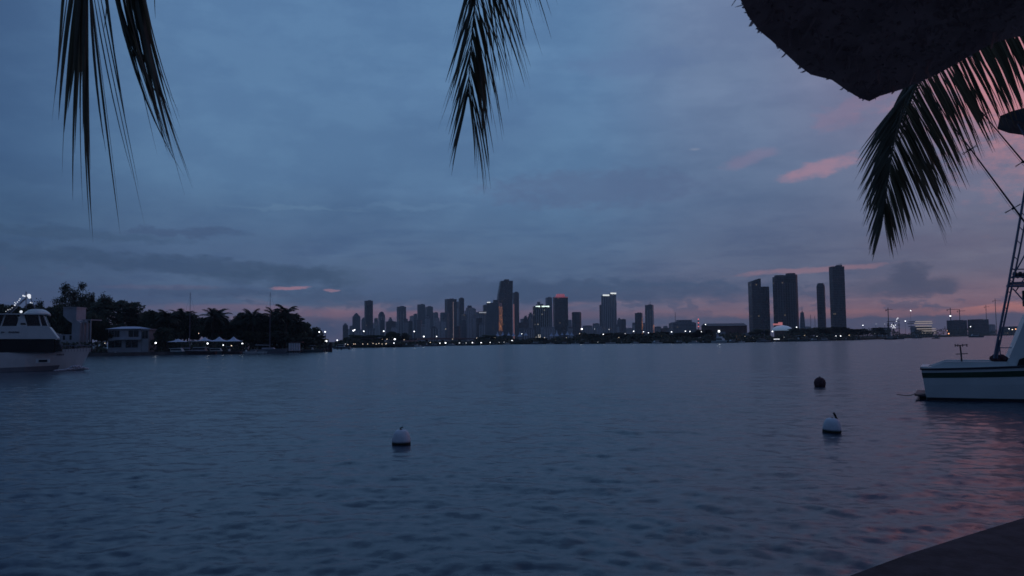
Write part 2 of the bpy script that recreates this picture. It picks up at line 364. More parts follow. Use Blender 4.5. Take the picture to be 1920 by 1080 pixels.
# ------------------------------------------------------------------ water: real wave geometry near, coarser outwards
az_f=np.linspace(-46,46,1250); az_c=np.concatenate([np.linspace(-180,-47,70)[:-1],az_f,np.linspace(47,180,70)[1:]])
r1=np.concatenate([np.geomspace(3.0,420,900),np.geomspace(430,9000,36)])
th=np.radians(az_c); RR,TH=np.meshgrid(r1,th,indexing='ij')
PX=RR*np.sin(TH); PY=RR*np.cos(TH); H=np.zeros_like(PX)
drr=np.gradient(r1)[:,None]; dth=(RR*np.gradient(th)[None,:]); spc=np.maximum(drr,dth)
g=np.random.default_rng(11)
mask=np.abs(az_c)<=47
sx,sy,ss=PX[:,mask],PY[:,mask],spc[:,mask]; hh=np.zeros_like(sx)
ampmod=0.75+0.25*np.sin(sx*0.11+1.3*np.sin(sy*0.07))+0.2*np.sin(sy*0.19+sx*0.05)
for i in range(84):
    lam=0.36*(5.2/0.36)**((i+g.random())/84); k=2*math.pi/lam
    spread=0.95 if lam<1.2 else 0.6
    d=math.radians(250)+g.normal(0,spread); amp=0.0026*lam**0.62*(0.7+0.6*g.random())
    if lam>1.8: amp*=0.62
    w=np.clip(lam/(2.6*ss)-1,0,1)
    wp=0.35*np.sin(sx*0.23+i)+0.35*np.sin(sy*0.17+2*i)
    ph=k*(sx*math.cos(d)+sy*math.sin(d))+g.random()*6.28+wp
    s_=np.sin(ph); hh+=amp*w*(s_+0.22*np.cos(2*ph))
hh*=ampmod*np.clip((900-RR[:,mask])/500,0,1); H[:,mask]=hh
nr,nc=PX.shape
co=np.stack([PX,PY,H],-1).reshape(-1,3).astype(np.float32)
idx=np.arange(nr*nc).reshape(nr,nc)
q=np.stack([idx[:-1,:-1],idx[:-1,1:],idx[1:,1:],idx[1:,:-1]],-1).reshape(-1,4)[:,::-1]
me=bpy.data.meshes.new('water'); me.vertices.add(len(co)); me.vertices.foreach_set('co',co.ravel())
me.loops.add(q.size); me.loops.foreach_set('vertex_index',q.astype(np.int32).ravel())
me.polygons.add(len(q)); me.polygons.foreach_set('loop_start',np.arange(0,q.size,4,dtype=np.int32))
me.polygons.foreach_set('use_smooth',np.ones(len(q),dtype=bool)); me.update(calc_edges=True)
WM=bpy.data.materials.new('bay_water'); WM.use_nodes=True; t=NT(WM.node_tree); b=t.n['Principled BSDF']
geo=t.new('ShaderNodeNewGeometry'); pos=geo.outputs['Position']
b.inputs['IOR'].default_value=1.333; b.inputs['Roughness'].default_value=0.215
dn=t.noise(pos,0.04,3); t.l.new(t.mix(dn,(0.026,0.046,0.074),(0.031,0.052,0.082)),b.inputs['Base Color'])
def slope(scale,detail,k,z):
    mp=t.new('ShaderNodeMapping'); t.l.new(pos,mp.inputs[0]); mp.inputs['Location'].default_value=(0,0,z); mp.inputs['Scale'].default_value=(1.0,1.45,1)
    mp.inputs['Rotation'].default_value=(0,0,R(12))
    c=t.noise(mp.outputs[0],scale,detail,0.6,col=True)
    v=t.new('ShaderNodeVectorMath',operation='SUBTRACT'); t.l.new(c,v.inputs[0]); v.inputs[1].default_value=(0.5,0.5,0.5)
    v2=t.new('ShaderNodeVectorMath',operation='MULTIPLY'); t.l.new(v.outputs[0],v2.inputs[0]); v2.inputs[1].default_value=(k,k*1.2,0); return v2.outputs[0]
def vadd(a,b_):
    v=t.new('ShaderNodeVectorMath',operation='ADD'); t.l.new(a,v.inputs[0]); t.l.new(b_,v.inputs[1]); return v.outputs[0]
nn=vadd(slope(2.6,3.0,0.36,0.0),slope(0.55,2.0,0.16,5.0)); nn=vadd(nn,slope(9.0,2.0,0.13,9.0)); nn=vadd(geo.outputs['Normal'],nn)
vn=t.new('ShaderNodeVectorMath',operation='NORMALIZE'); t.l.new(nn,vn.inputs[0]); t.l.new(vn.outputs[0],b.inputs['Normal'])
me.materials.append(WM); water=bpy.data.objects.new('water',me); COL.objects.link(water); struct(water)

# ------------------------------------------------------------------ land
def slab(name,pts,z0,z1,m): return struct(MB().prism(pts,z0,z1).build(name,m))
isl=[(-420,188),(-200,192),(0,200),(240,215),(320,223),(480,236),(560,243),(600,250),(622,262)]
island=[tuple(base(x,D).xy) for x,D in isl]+[tuple(base(612,300).xy),tuple(base(560,380).xy),tuple(base(300,420).xy),tuple(base(-420,430).xy)]
slab('land',[p for p in island],-1.9,0.75,'ground')
far=[(400,440),(640,402),(700,386),(850,464),(960,520),(1080,490),(1200,470),(1300,440),(1440,468),(1600,555),(1700,800),(1850,1500),(2150,1700)]
fp=[tuple(base(x,D).xy) for x,D in far]+[(6300,6300),(-6300,6300),(-1500,3000)]
slab('ground',fp,-1.9,0.9,'ground')
def DF(x):
    for (a,da),(b_,db) in zip(far,far[1:]):
        if a<=x<=b_: return da+(db-da)*(x-a)/(b_-a)
    return far[-1][1] if x>far[-1][0] else far[0][1]
def DI(x):
    for (a,da),(b_,db) in zip(isl,isl[1:]):
        if a<=x<=b_: return da+(db-da)*(x-a)/(b_-a)
    return 262
# dock underfoot, lower right
dk=[tuple(at(1560,1092,5.2).xy),tuple(at(1590,1080,5.35).xy)]
def wl(x,y,z):
    d=ray(x,y); k=(z-CAMZ)/d.z; p=CAM+d*k; return (p.x,p.y)
ez=1.35
A=wl(1592,1080,ez); Bq=wl(1700,1040,ez); Cq=wl(1800,1008,ez); Dq=wl(1920,971,ez)
dx,dy=(A[0]-Bq[0]),(A[1]-Bq[1]); ln=math.hypot(dx,dy)
ext=(A[0]+dx/ln*9,A[1]+dy/ln*9); fx,fy=(Dq[0]-Cq[0]),(Dq[1]-Cq[1]); l2=math.hypot(fx,fy); ex2=(Dq[0]+fx/l2*9,Dq[1]+fy/l2*9)
nx_,ny_=-(dy/ln),(dx/ln)
if ny_>0: nx_,ny_=-nx_,-ny_
fxn,fyn=fy/l2,-fx/l2
tp=[(ext[0]+nx_*2.4,ext[1]+ny_*2.4),(ext[0]+nx_*2.4,-15),(15,-15),(ex2[0]+fxn*2.4,ex2[1]+fyn*2.4),((Bq[0]+Cq[0])/2+nx_*2.4,(Bq[1]+Cq[1])/2+ny_*2.4)]
struct(MB().prism(tp,ez-0.1,ez+0.03).build('bounce_slab','bounce_pale'))  # unseen pale slab, added to bounce light up onto thatch and fronds
deck=MB().prism([ext,(ext[0],-16),(16,-16),ex2,Dq,Cq,Bq,A],ez-0.28,ez).build('dock','deckwood'); struct(deck)
pl=MB()
for k in range(5):
    q_=Vector((Bq[0]+(Cq[0]-Bq[0])*(k-1.5)*1.3,Bq[1]+(Cq[1]-Bq[1])*(k-1.5)*1.3,0))+Vector((0.35,-0.55,0))
    pl.tube([(q_.x,q_.y,-2.5),(q_.x,q_.y,ez-0.285)],0.14,10)
struct(pl.build('dock_piles','deckwood'))

# ------------------------------------------------------------------ towers
def tower(x0,x1,yt,D,m,label,style='flat',th=0.35,ratio=0.8,cat='tower',name='tower',top=1.0,cx=None,side=None):
    xc=(x0+x1)/2; Wd=(x1-x0)*D/F; w=Wd/(math.cos(th)+ratio*math.sin(abs(th))); d=w*ratio
    h=zat(xc,yt,D)-0.9; b0=base(xc,D,0.9)
    t_=thing(name,label,cat,b0,th)
    mat_=M_[m]
    def rect(a=1.0,ox=0.0,oy=0.0,sx_=1.0,sy_=1.0): return [(ox-w/2*a*sx_,oy-d/2*a*sy_),(ox+w/2*a*sx_,oy-d/2*a*sy_),(ox+w/2*a*sx_,oy+d/2*a*sy_),(ox-w/2*a*sx_,oy+d/2*a*sy_)]
    B=MB(); hp=h
    if style=='flat':
        hp=h*0.98; B.prism(rect(),-2,hp); B.build('shaft',mat_,t_)
        MB().prism(rect(0.5,w*0.08),hp,h).build('roof_plant','roofgrey',t_)
    elif style=='plain':
        B.prism(rect(),-2,h); B.build('shaft',mat_,t_)
        MB().box((w*0.12,0,h+h*0.008),(w*0.35,d*0.4,h*0.016)).build('roof_plant','roofgrey',t_)
    elif style=='step':
        B.prism(rect(),-2,h*0.86); B.prism(rect(0.72),h*0.86,h*0.94); B.build('shaft',mat_,t_)
        MB().prism(rect(0.42),h*0.94,h).build('roof_plant','roofgrey',t_)
    elif style=='peak':
        B.prism(rect(),-2,h*0.88); B.build('shaft',mat_,t_)
        MB().prism(rect(0.9),h*0.88,h,0.25).build('roof','roofgrey',t_)
    elif style=='dome':
        B.prism(rect(),-2,h*0.9); B.build('shaft',mat_,t_)
        MB().lathe([(w*0.46,h*0.9),(w*0.42,h*0.94),(w*0.27,h*0.98),(w*0.05,h)],(0,0,0),16).build('dome','roofgrey',t_,True)
    elif style=='round':
        B.lathe([(Wd/2,-2),(Wd/2,h*0.94),(Wd*0.45,h*0.97),(Wd*0.33,h)],(0,0,0),24); B.build('shaft',mat_,t_,False)
    elif style=='bevel':
        e=0.28; p=[(-w/2+w*e,-d/2),(w/2-w*e,-d/2),(w/2,-d/2+d*e),(w/2,d/2-d*e),(w/2-w*e,d/2),(-w/2+w*e,d/2),(-w/2,d/2-d*e),(-w/2,-d/2+d*e)]
        B.prism(p,-2,h*0.97); B.build('shaft',mat_,t_); MB().prism(p,h*0.97,h,0.86).build('roof','roofgrey',t_)
    elif style=='taper':
        B.prism(rect(),-2,h,top); B.build('shaft',mat_,t_)
        MB().box((0,0,h+1.2),(w*0.4*top,d*0.4*top,2.4)).build('roof_plant','roofgrey',t_)
    # pale slab edges and piers that stand proud of the facade
    P=MB()
    if style in('flat','plain','step','peak','dome') and m in('pale','grey','blue'):
        hb=h*0.84; n=3 if w<26 else 4
        for i in range(n+1):
            P.box((-w/2+w*i/n,-d/2-0.25,hb/2),(0.9,0.5,hb))
        for i in range(1,3): P.box((w/2+0.25,-d/2+d*i/3,hb/2),(0.5,0.9,hb))
        P.build('piers','band' if m!='blue' else 'roofgrey',t_)
    t_['w']=w; t_['d']=d; t_['h']=h
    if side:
        MB().prism([(w/2+0.05,-d/2),(w/2+0.5,-d/2),(w/2+0.5,d/2),(w/2+0.05,d/2)],h*0.04,h*side[1]).build('sunset_glint_side',side[0],t_)  # thin side strip carrying the painted glint
    return t_
TW=[
(642,653,606,2500,'navy','small square tower standing first at the left end of the skyline','peak'),
(655,661,611,3300,'blue','thin low slab squeezed right of the leftmost skyline tower','plain'),
(660,676,587,2700,'blue','blue-grey tower with peaked cap beside the skyline\'s left end','peak'),
(677,688,595,3200,'blue','short domed tower directly left of the tall dark slab with flat top','dome'),
(683,699.5,564,2300,'navy','tall plain dark slab highest at the skyline\'s left end','plain'),
(701,709,596,2900,'grey','narrow low block directly right of the tall plain dark slab','flat'),
(709,722,584,2400,'grey','grey tower with small dome among low blocks','dome'),
(722,743,602,2600,'brown','wide low brown block left of the grey ribbed tower','flat'),
(743.5,762,574,2500,'grey','grey ribbed tower alone against the pink patch of sky','flat'),
(764,774,601,2300,'navy','low dark block in front of the pink sky patch','flat'),
(775,783,588,3300,'blue','narrow hazy tower left of the paired blue towers','flat'),
(774,793,600,2100,'grey','short round-shouldered block before the paired blue towers','bevel'),
(782,798,571,3000,'blue','left of two hazy blue towers standing shoulder to shoulder','plain'),
(797.5,812.5,574,3100,'blue','right of two hazy blue towers standing shoulder to shoulder','flat'),
(812,824,595,3300,'pale','pale short tower in the gap right of the paired blue towers','flat'),
(824,844,586,2300,'grey','grey block with ribs overlapping the left foot of the dark brown slab','bevel'),
(834,857,561,2700,'brown','dark brown slab with one thin glowing vertical strip','plain'),
(860,871,558,2800,'navy','slim dark tower just right of the dark brown slab','flat'),
(871,891,573,2600,'pale','light grey ribbed tower with round crown at the middle of downtown','step'),
(891,913,584,2500,'grey','grey block with a bright roof band left of the green-tinged block','flat'),
(906,914,572,3100,'navy','narrow dark tower peeping up behind the block with bright roof band','plain'),
(962.5,974,547,2500,'brown','slim dark tower leaning against the tallest downtown tower\'s right side','flat'),
(973,985,604,2300,'brown','lowest step of the masonry blocks left of the lit-crown tower','flat'),
(981,991,592,2400,'brown','middle block with a roof lamp left of the lit-crown tower','step'),
(990,1001,586,2500,'grey','taller masonry block touching the lit-crown tower\'s left side','step'),
(1024,1036,558,3200,'blue','hazy blue tower rising behind the lit-crown tower','plain'),
(1071.5,1092,585,2200,'navy','stubby dark block standing alone right of the red-crowned tower','bevel'),
(1112,1124,606,2700,'grey','low grey block at the left foot of the twin white-lit towers','flat'),
(1125,1131,571,2700,'navy','sliver of a tower hugging the left of the twin white-lit towers','flat'),
(1158,1166,596,2700,'blue','left half of low blocks right of the twin white-lit towers','peak'),
(1164,1174,598,2500,'navy','right half of low blocks right of the twin white-lit towers','flat'),
(1186,1191.5,605,2600,'grey','tiny slab left of the orange-edged short tower','plain'),
(1228,1240,612,2400,'grey','squat block right of the orange-footed grey tower','flat'),
(1240,1262,615,2300,'brown','lowest dark block left of the wide hip-topped hall','flat'),
(1093,1111,610,2900,'grey','low hazy block between the stubby dark block and twin white-lit towers','flat'),
]
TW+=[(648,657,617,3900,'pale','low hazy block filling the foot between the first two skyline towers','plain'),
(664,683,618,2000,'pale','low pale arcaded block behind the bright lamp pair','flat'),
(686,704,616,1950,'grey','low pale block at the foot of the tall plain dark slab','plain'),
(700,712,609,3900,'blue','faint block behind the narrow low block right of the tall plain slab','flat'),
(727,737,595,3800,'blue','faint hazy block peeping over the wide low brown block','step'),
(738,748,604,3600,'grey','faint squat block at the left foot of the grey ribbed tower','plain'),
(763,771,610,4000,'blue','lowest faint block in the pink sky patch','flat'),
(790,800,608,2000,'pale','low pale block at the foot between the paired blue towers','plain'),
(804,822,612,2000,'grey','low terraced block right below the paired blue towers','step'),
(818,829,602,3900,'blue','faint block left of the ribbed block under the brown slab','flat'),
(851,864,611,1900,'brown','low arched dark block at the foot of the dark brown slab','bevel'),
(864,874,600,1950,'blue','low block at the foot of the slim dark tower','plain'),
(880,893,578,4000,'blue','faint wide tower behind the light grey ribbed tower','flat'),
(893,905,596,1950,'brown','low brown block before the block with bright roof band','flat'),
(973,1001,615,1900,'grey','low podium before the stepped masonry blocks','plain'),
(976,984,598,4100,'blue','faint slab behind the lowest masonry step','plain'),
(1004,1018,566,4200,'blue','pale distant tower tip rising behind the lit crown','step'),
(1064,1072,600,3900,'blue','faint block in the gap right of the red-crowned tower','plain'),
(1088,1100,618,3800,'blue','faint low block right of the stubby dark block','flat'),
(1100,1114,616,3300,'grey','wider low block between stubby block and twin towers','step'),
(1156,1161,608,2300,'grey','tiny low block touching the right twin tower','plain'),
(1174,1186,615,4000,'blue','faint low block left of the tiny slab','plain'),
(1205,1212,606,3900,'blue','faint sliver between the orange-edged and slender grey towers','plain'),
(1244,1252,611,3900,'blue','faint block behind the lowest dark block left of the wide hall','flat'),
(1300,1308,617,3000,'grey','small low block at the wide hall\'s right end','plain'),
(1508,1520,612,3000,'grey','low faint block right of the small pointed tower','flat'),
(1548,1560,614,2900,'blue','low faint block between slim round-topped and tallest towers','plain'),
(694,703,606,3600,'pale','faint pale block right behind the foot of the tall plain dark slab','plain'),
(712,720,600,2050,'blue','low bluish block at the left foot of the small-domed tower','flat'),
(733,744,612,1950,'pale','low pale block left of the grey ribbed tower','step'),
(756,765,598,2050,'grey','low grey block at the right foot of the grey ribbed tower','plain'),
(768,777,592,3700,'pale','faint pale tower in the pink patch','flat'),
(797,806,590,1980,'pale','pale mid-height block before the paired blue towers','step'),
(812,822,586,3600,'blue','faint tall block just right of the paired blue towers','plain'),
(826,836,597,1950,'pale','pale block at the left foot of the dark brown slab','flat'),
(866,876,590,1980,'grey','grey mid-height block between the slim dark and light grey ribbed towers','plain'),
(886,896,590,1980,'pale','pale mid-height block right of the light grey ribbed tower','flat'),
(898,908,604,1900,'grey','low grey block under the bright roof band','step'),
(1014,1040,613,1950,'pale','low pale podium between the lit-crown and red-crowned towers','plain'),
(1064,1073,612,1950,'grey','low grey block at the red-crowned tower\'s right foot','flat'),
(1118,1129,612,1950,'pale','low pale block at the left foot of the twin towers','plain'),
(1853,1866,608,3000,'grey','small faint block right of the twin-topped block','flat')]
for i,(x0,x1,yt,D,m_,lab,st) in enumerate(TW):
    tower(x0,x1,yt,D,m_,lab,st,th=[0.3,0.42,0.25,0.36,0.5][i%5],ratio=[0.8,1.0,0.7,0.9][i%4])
# dark brown slab strip (lit stair core)
tS=[o for o in S.objects if o.type=='EMPTY' and 'dark brown slab with one thin' in o.get('label','')][0]
MB().box((tS['w']*0.12,-tS['d']/2-0.4,tS['h']*0.5),(1.1,0.8,tS['h']*0.86)).build('lit_strip',mat('strip_pinkish_light',(0.6,0.5,0.5),0.5,emit=(1.0,0.7,0.66),es=0.22),tS)
# white marble slab beside it
t=tower(856.2,860.6,566,2900,'pale','very thin white slab between two dark towers','plain',th=0.1,ratio=2.0)
# roof band block
tB=[o for o in S.objects if o.type=='EMPTY' and 'bright roof band' in o.get('label','') and 'grey block' in o.get('label','')][0]
MB().box((0,-tB['d']/2-0.5,tB['h']*0.96),(tB['w']*0.9,1.0,3.2)).build('roof_band',mat('roof_band_light',(0.7,0.7,0.7),0.5,emit=(0.9,0.93,1.0),es=0.28),tB)
# green-tinged block, sunset glint painted on its right side as emission
t=tower(913,942,568,2200,'blue','broad green-tinged block with an orange sunset glint painted on its right edge','plain',th=-0.30,ratio=0.9)
w,d,h=t['w'],t['d'],t['h']
MB().prism([(w/2+0.1,-d/2),(w/2+0.6,-d/2),(w/2+0.6,d/2),(w/2+0.1,d/2)],h*0.25,h*0.9).build('painted_glint_side','sunset_glint',t)
MB().box((-w*0.33,-d/2+1,h+1.2),(w*0.26,2,2.4)).build('roof_sign','crown',t)
MB().box((w*0.18,0,h+4),(w*0.4,d*0.5,8)).build('roof_plant','roofgrey',t)
# tallest downtown tower, left side sloping in towards the top
D=2350; b0=base(945,D,0.9); k=D/F
t=thing('tower','tallest downtown tower with its left side sloping inward','tower',b0,0.18)
hs=lambda y: (636.7-y)*k+CAMZ-0.9
X0=lambda x:(x-945)*k
B=MB(); dd=30
secs=[]
for y,xl,xr in ((640,932,960),(566,933,960.5),(545,936,961),(527,939.5,961.5)):
    z=hs(y) if y<640 else -2; secs.append([(X0(xl),-dd/2,z),(X0(xr),-dd/2,z),(X0(xr),dd/2,z),(X0(xl),dd/2,z),(X0(xl),-dd/2,z)])
B.loft([s_ for s_ in secs]); B.add([tuple(v) for v in secs[-1][:4]],[(0,1,2,3)]); B.build('shaft','navy',t)
MB().box((X0(951),0,hs(525.5)),(14,10,5)).build('roof_plant','roofgrey',t)
MB().box((X0(929.5),0,hs(566)/2),(X0(933)-X0(926),26,hs(566))).build('podium_wing','navy',t)
MB().box((X0(961.2)+2.2,-dd/2+1,hs(560)*0.42),(2.6,1.5,hs(552)*0.8)).build('painted_pink_edge',mat('painted_pink_glow',(0.5,0.3,0.3),0.5,emit=(1.0,0.42,0.40),es=0.16),t)  # pink glow along the edge painted in as emission
# lit crown tower
t=tower(1000,1030,574,2150,'green','dark green tower with a white-lit crown and glowing base columns','plain',th=0.22,ratio=0.8)
w,d,h=t['w'],t['d'],t['h']
B=MB()
for i in range(9):
    if i==3: continue
    B.box((-w/2+w*(i+0.5)/9,-d/2-0.6,h*0.985),(w/9*0.82,1.0,h*0.022+(i%3)*0.7))
B.box((w/2+0.5,0,h*0.985),(1.0,d*0.9,3)); B.build('lit_crown','crowng',t)
B=MB()
for i in range(6): B.box((-w*0.32+w*0.13*i,-d/2-0.5,h*0.085),(1.0,0.8,h*0.16)); B.box((-w*0.32+w*0.13*i,-d/2-0.7,h*0.04),(3.0,1.2,3.0))
B.build('lit_columns',lampmat('column_uplight',(1.0,0.95,0.85),0.55),t)
B=MB()
for i in range(7): B.box((-w*0.42+w*0.14*i,-d/2-0.5,h*0.55),(0.8,0.7,h*0.72))
B.build('piers','band',t)
MB().box((0,0,h+3),(w*0.3,d*0.3,6)).build('roof_plant','roofgrey',t)
# red crown tower
t=tower(1038,1065.5,557,2250,'navy','dark tower with a red-lit stepped crown','plain',th=0.12,ratio=0.7)
w,d,h=t['w'],t['d'],t['h']
MB().prism([(-w*0.32,-d*0.32),(w*0.32,-d*0.32),(w*0.32,d*0.32),(-w*0.32,d*0.32)],h,h+8.5,0.85).build('crown','crownr',t)
MB().box((0,-d/2-0.4,h-1.2),(w,0.8,1.4)).build('parapet_light','crownr',t)
# twin towers with white bars
for (x0,x1,yt,lab,e) in ((1129,1143.5,554,'left one of the twin towers with white-lit roof bars',0.0),(1144,1156.5,550.5,'right one of the twin towers with white-lit roof bars',0)):
    t=tower(x0,x1,yt,2400+(0 if x0<1140 else 30),'blue',lab,'plain',th=0.22,ratio=0.75); w,d,h=t['w'],t['d'],t['h']
    B=MB().box((0,-d/2-0.5,h+0.3),(w*1.0,1.2,4.2)); B.box((w/2+0.4,0,h+0.3),(1.0,d*0.8,4.0)); B.build('lit_roof_bar','crown',t)
    B=MB()
    for i in range(4): B.box((-w*0.4+w*0.27*i,-d/2-0.6,h*0.5),(1.4,1.0,h*0.96))
    B.build('fins','band',t)
# orange edges: sunset glints painted as emissive strips
t=tower(1191,1206,586,2300,'navy','short tower with an orange sunset glint painted on its right edge','flat',th=-0.35,ratio=0.7,side=('sunset_glint',0.8))
t=tower(1210,1227.5,572,2300,'grey','slender grey tower with an orange sunset glint painted low on its right side and antennas','plain',th=-0.35,ratio=0.9,side=('sunset_glint',0.42))
B=MB(); h=t['h']
for q_ in (-3,1,4): B.tube([(q_,0,h),(q_,0,h+7+q_)],0.4,5)
B.build('antenna','steel',t)
# wide hall with hip top
D=1900; k=D/F; t=thing('hall','wide grey hip-topped hall between the red beacon mast and slender grey tower','hall',base(1280,D,0.9),0.05)
MB().box((0,0,(634.5-606)*k/2),(44*k,40,(634.5-606)*k)).build('wall','grey',t)
MB().box((X0(945)+(1283-1280)*k,0,(634.5-603)*k),(24*k,30,(606-600)*k)).build('upper_storey','grey',t)
MB().prism([(-22*k,-20),(22*k,-20),(22*k,20),(-22*k,20)],(634.5-606)*k,(634.5-604)*k,0.8).build('roof','roofgrey',t)
# masts
def mast(x,yt,yb,D,label,m_='steel',r=0.5,lights=0):
    t=thing('lattice_mast',label,'mast',base(x,D,0.9)); z1=zat(x,yt,D)-0.9
    B=MB()
    for a in range(3):
        ang=a*2.09; B.tube([(1.6*math.cos(ang),1.6*math.sin(ang),-1),(0.3*math.cos(ang),0.3*math.sin(ang),z1)],r*0.4,5)
    n=int(z1/6)
    for i in range(n): B.tube([(1.5*(1-i/n),0,z1*i/n),(-0.75*(1-i/n),1.3*(1-i/n),z1*(i+1)/n)],r*0.3,4)
    B.build('lattice',m_,t)
    if lights:
        for i in range(lights): MB().ball((0,-1.2,z1*(0.62+0.36*i/max(1,lights-1))),1.1,6,4).build('beacon','lr',t)
    return t
mast(1267,586,610,2000,'thin lattice mast above the wide hip-topped hall')
mast(1310,598,620,1400,'lattice mast with three red beacons left of the brown warehouse',lights=3,r=0.8)
# two-part slanted tower
D=1750; k=D/F
t=thing('tower','dark two-part tower with slanted taller half, behind the brown warehouse','tower',base(1424,D,0.9),0.0); H0=yh(1424)
B=MB(); X1=lambda x:(x-1424)*k; hz=lambda y:(H0-y)*k+CAMZ-0.9
B.profile([(X1(1409),-2),(X1(1426),-2),(X1(1426),hz(523)),(X1(1423),hz(523)),(X1(1409),hz(528))],-14,14); B.build('tall_wing','navy',t)
MB().profile([(X1(1426)+0.1,-2),(X1(1442),-2),(X1(1442),hz(538)),(X1(1426)+0.1,hz(538))],-11,12).build('low_wing','navy',t)
# double tower
t=thing('tower','massive dark double tower with two rounded volumes','tower',base(1474,1700,0.9),0.0); k=1700/F; H0=yh(1474); X1=lambda x:(x-1474)*k; hz=lambda y:(H0-y)*k+CAMZ-0.9
def rr(x0,x1,dpt):
    xa,xb=X1(x0),X1(x1); e=(xb-xa)*0.22
    return [(xa+e,-dpt),(xb-e,-dpt),(xb,-dpt+e),(xb,dpt-e),(xb-e,dpt),(xa+e,dpt),(xa,dpt-e),(xa,-dpt+e)]
for (a,b_,yt) in ((1454,1475,516),(1475.4,1496.5,512.5)):
    MB().prism(rr(a,b_,13),-2,hz(yt+3)).build('volume','navy',t); MB().prism(rr(a+3,b_-3,9),hz(yt+3),hz(yt)).build('roof_plant','roofgrey',t)
B=MB()
for i in range(9): B.box((X1(1457+i*4.6),-13.4,hz(530)/2),(0.9,0.7,hz(532)))
B.build('fins','greyroof',t)
t=tower(1500,1511,586,1900,'blue','small pointed tower with needle spire right of the massive double tower','taper',th=0.3,ratio=1,top=0.5)
MB().tube([(0,0,t['h']),(0,0,t['h']+16)],[0.6,0.15],6).build('spire','steel',t)
tower(1534.5,1549.5,531,1750,'brown','slim round-topped tower between the double tower and tallest right tower','round')
tower(1561,1585.5,500,1650,'navy','tallest tower in view, plain dark slab with rooftop cranes','plain',th=0.1,ratio=0.6)
tT=[o for o in S.objects if o.type=='EMPTY' and 'tallest tower in view' in o.get('label','')][0]; h=tT['h']; w=tT['w']
B=MB()
for q_ in (0.05,0.2,0.33,0.42): B.box((w*q_,0,h+2.2),(0.9,0.9,4.6))
B.box((w*0.25,0,h+2.0),(w*0.42,3,2.2)); B.tube([(w*0.2,0,h+5),(w*0.45,0,h+6.5)],0.35,5); B.build('crane','steel',tT)
MB().box((-w*0.12,-tT['d']/2-0.6,h*0.07),(w*0.14,1.0,h*0.1)).build('pale_entrance','band',tT)
# right-hand low blocks
tower(1779,1811,600,1900,'navy','wide dark block under a crane on the right shore','flat',th=0.2,ratio=0.6,name='building',cat='building')
tower(1819,1851,599,1900,'brown','dark twin-topped block right of the crane block','plain',th=0.15,ratio=0.6,name='building',cat='building')
tower(1880,1915,612,2000,'navy','long low dark block seen behind the sport boat tower legs','flat',th=0.1,ratio=0.5,name='building',cat='building')
tower(1640,1668,614,1300,'grey','low grey shed left of the floodlit dock','flat',th=0.2,ratio=0.5,name='building',cat='building')
def crane(x,yt,D,label,jl,jr):
    t=thing('tower_crane',label,'crane',base(x,D,0.9)); z=zat(x,yt,D)-0.9
    MB().box((0,0,z/2),(1.2,1.2,z)).build('mast','steel',t)
    MB().box(((jr-jl)/2,0,z*0.94),(jr+jl,0.8,0.8)).build('jib','steel',t)
    MB().box((-jl*0.8,0,z*0.94-2.2),(2.4,1.6,1.8)).build('counterweight','roofgrey',t)
crane(1784,577,1850,'tower crane with a bright lamp, left of two on the right shore',9,20)
crane(1801,580,1950,'tower crane without lamp, right of two on the right shore',6,14)
crane(1667,577,1600,'thin tower crane above the floodlit dock',5,9)
crane(1869,560,2300,'faint tower crane against the orange glow near the sport boat',8,16)
crane(1851,572,2600,'tiny tower crane left of the faint one in the orange glow',6,12)
# lit cruise terminal with white curving decks
D=1100; k=D/F; t=thing('building','low building of stacked white floodlit curving decks on right shore','building',base(1731,D,0.9))
H0=yh(1731)
B=MB(); L_=MB()
for i,(a,b_,y) in enumerate(((1722,1752,623),(1718,1752,619),(1714,1751,615),(1712,1744,610),(1710,1746,605),(1712,1745,601.5))):
    z=(H0-y)*k+CAMZ-0.9; xa,xb=(a-1731)*k,(b_-1731)*k
    B.box(((xa+xb)/2,3,z-1.2),(xb-xa,18,1.3)); L_.box(((xa+xb)/2,-6.4,z-1.15),((xb-xa)*0.94,0.6,1.1))
B.box((0,5,(H0-612)*k/2),((1748-1716)*k,12,(H0-608)*k)); B.build('decks','whitewall',t); L_.build('deck_edge_light','washlit',t)
# floodlit dock with clustered lamps
t=thing('gantry','steel dock gantry crowded with white floodlights','gantry',base(1676,1000,0.9)); k=1000/F; H0=yh(1676)
B=MB(); 
for q_ in (-7,0,7): B.box((q_,0,(H0-603)*k/2),(0.7,0.7,(H0-600)*k))
for y in (618,611,604): B.box((0,0,(H0-y)*k+CAMZ),(16,0.7,0.7))
B.build('frame','steel',t); L_=MB()
for (x,y) in ((1672,610),(1675,612),(1679,611),(1674,616),(1678,616),(1682,600),(1684,598),(1681,604),(1671,613),(1676,614)): L_.ball(((x-1676)*k,-1.2,(H0-y)*k+CAMZ),0.75,6,4)
L_.build('floodlight','lwd',t)

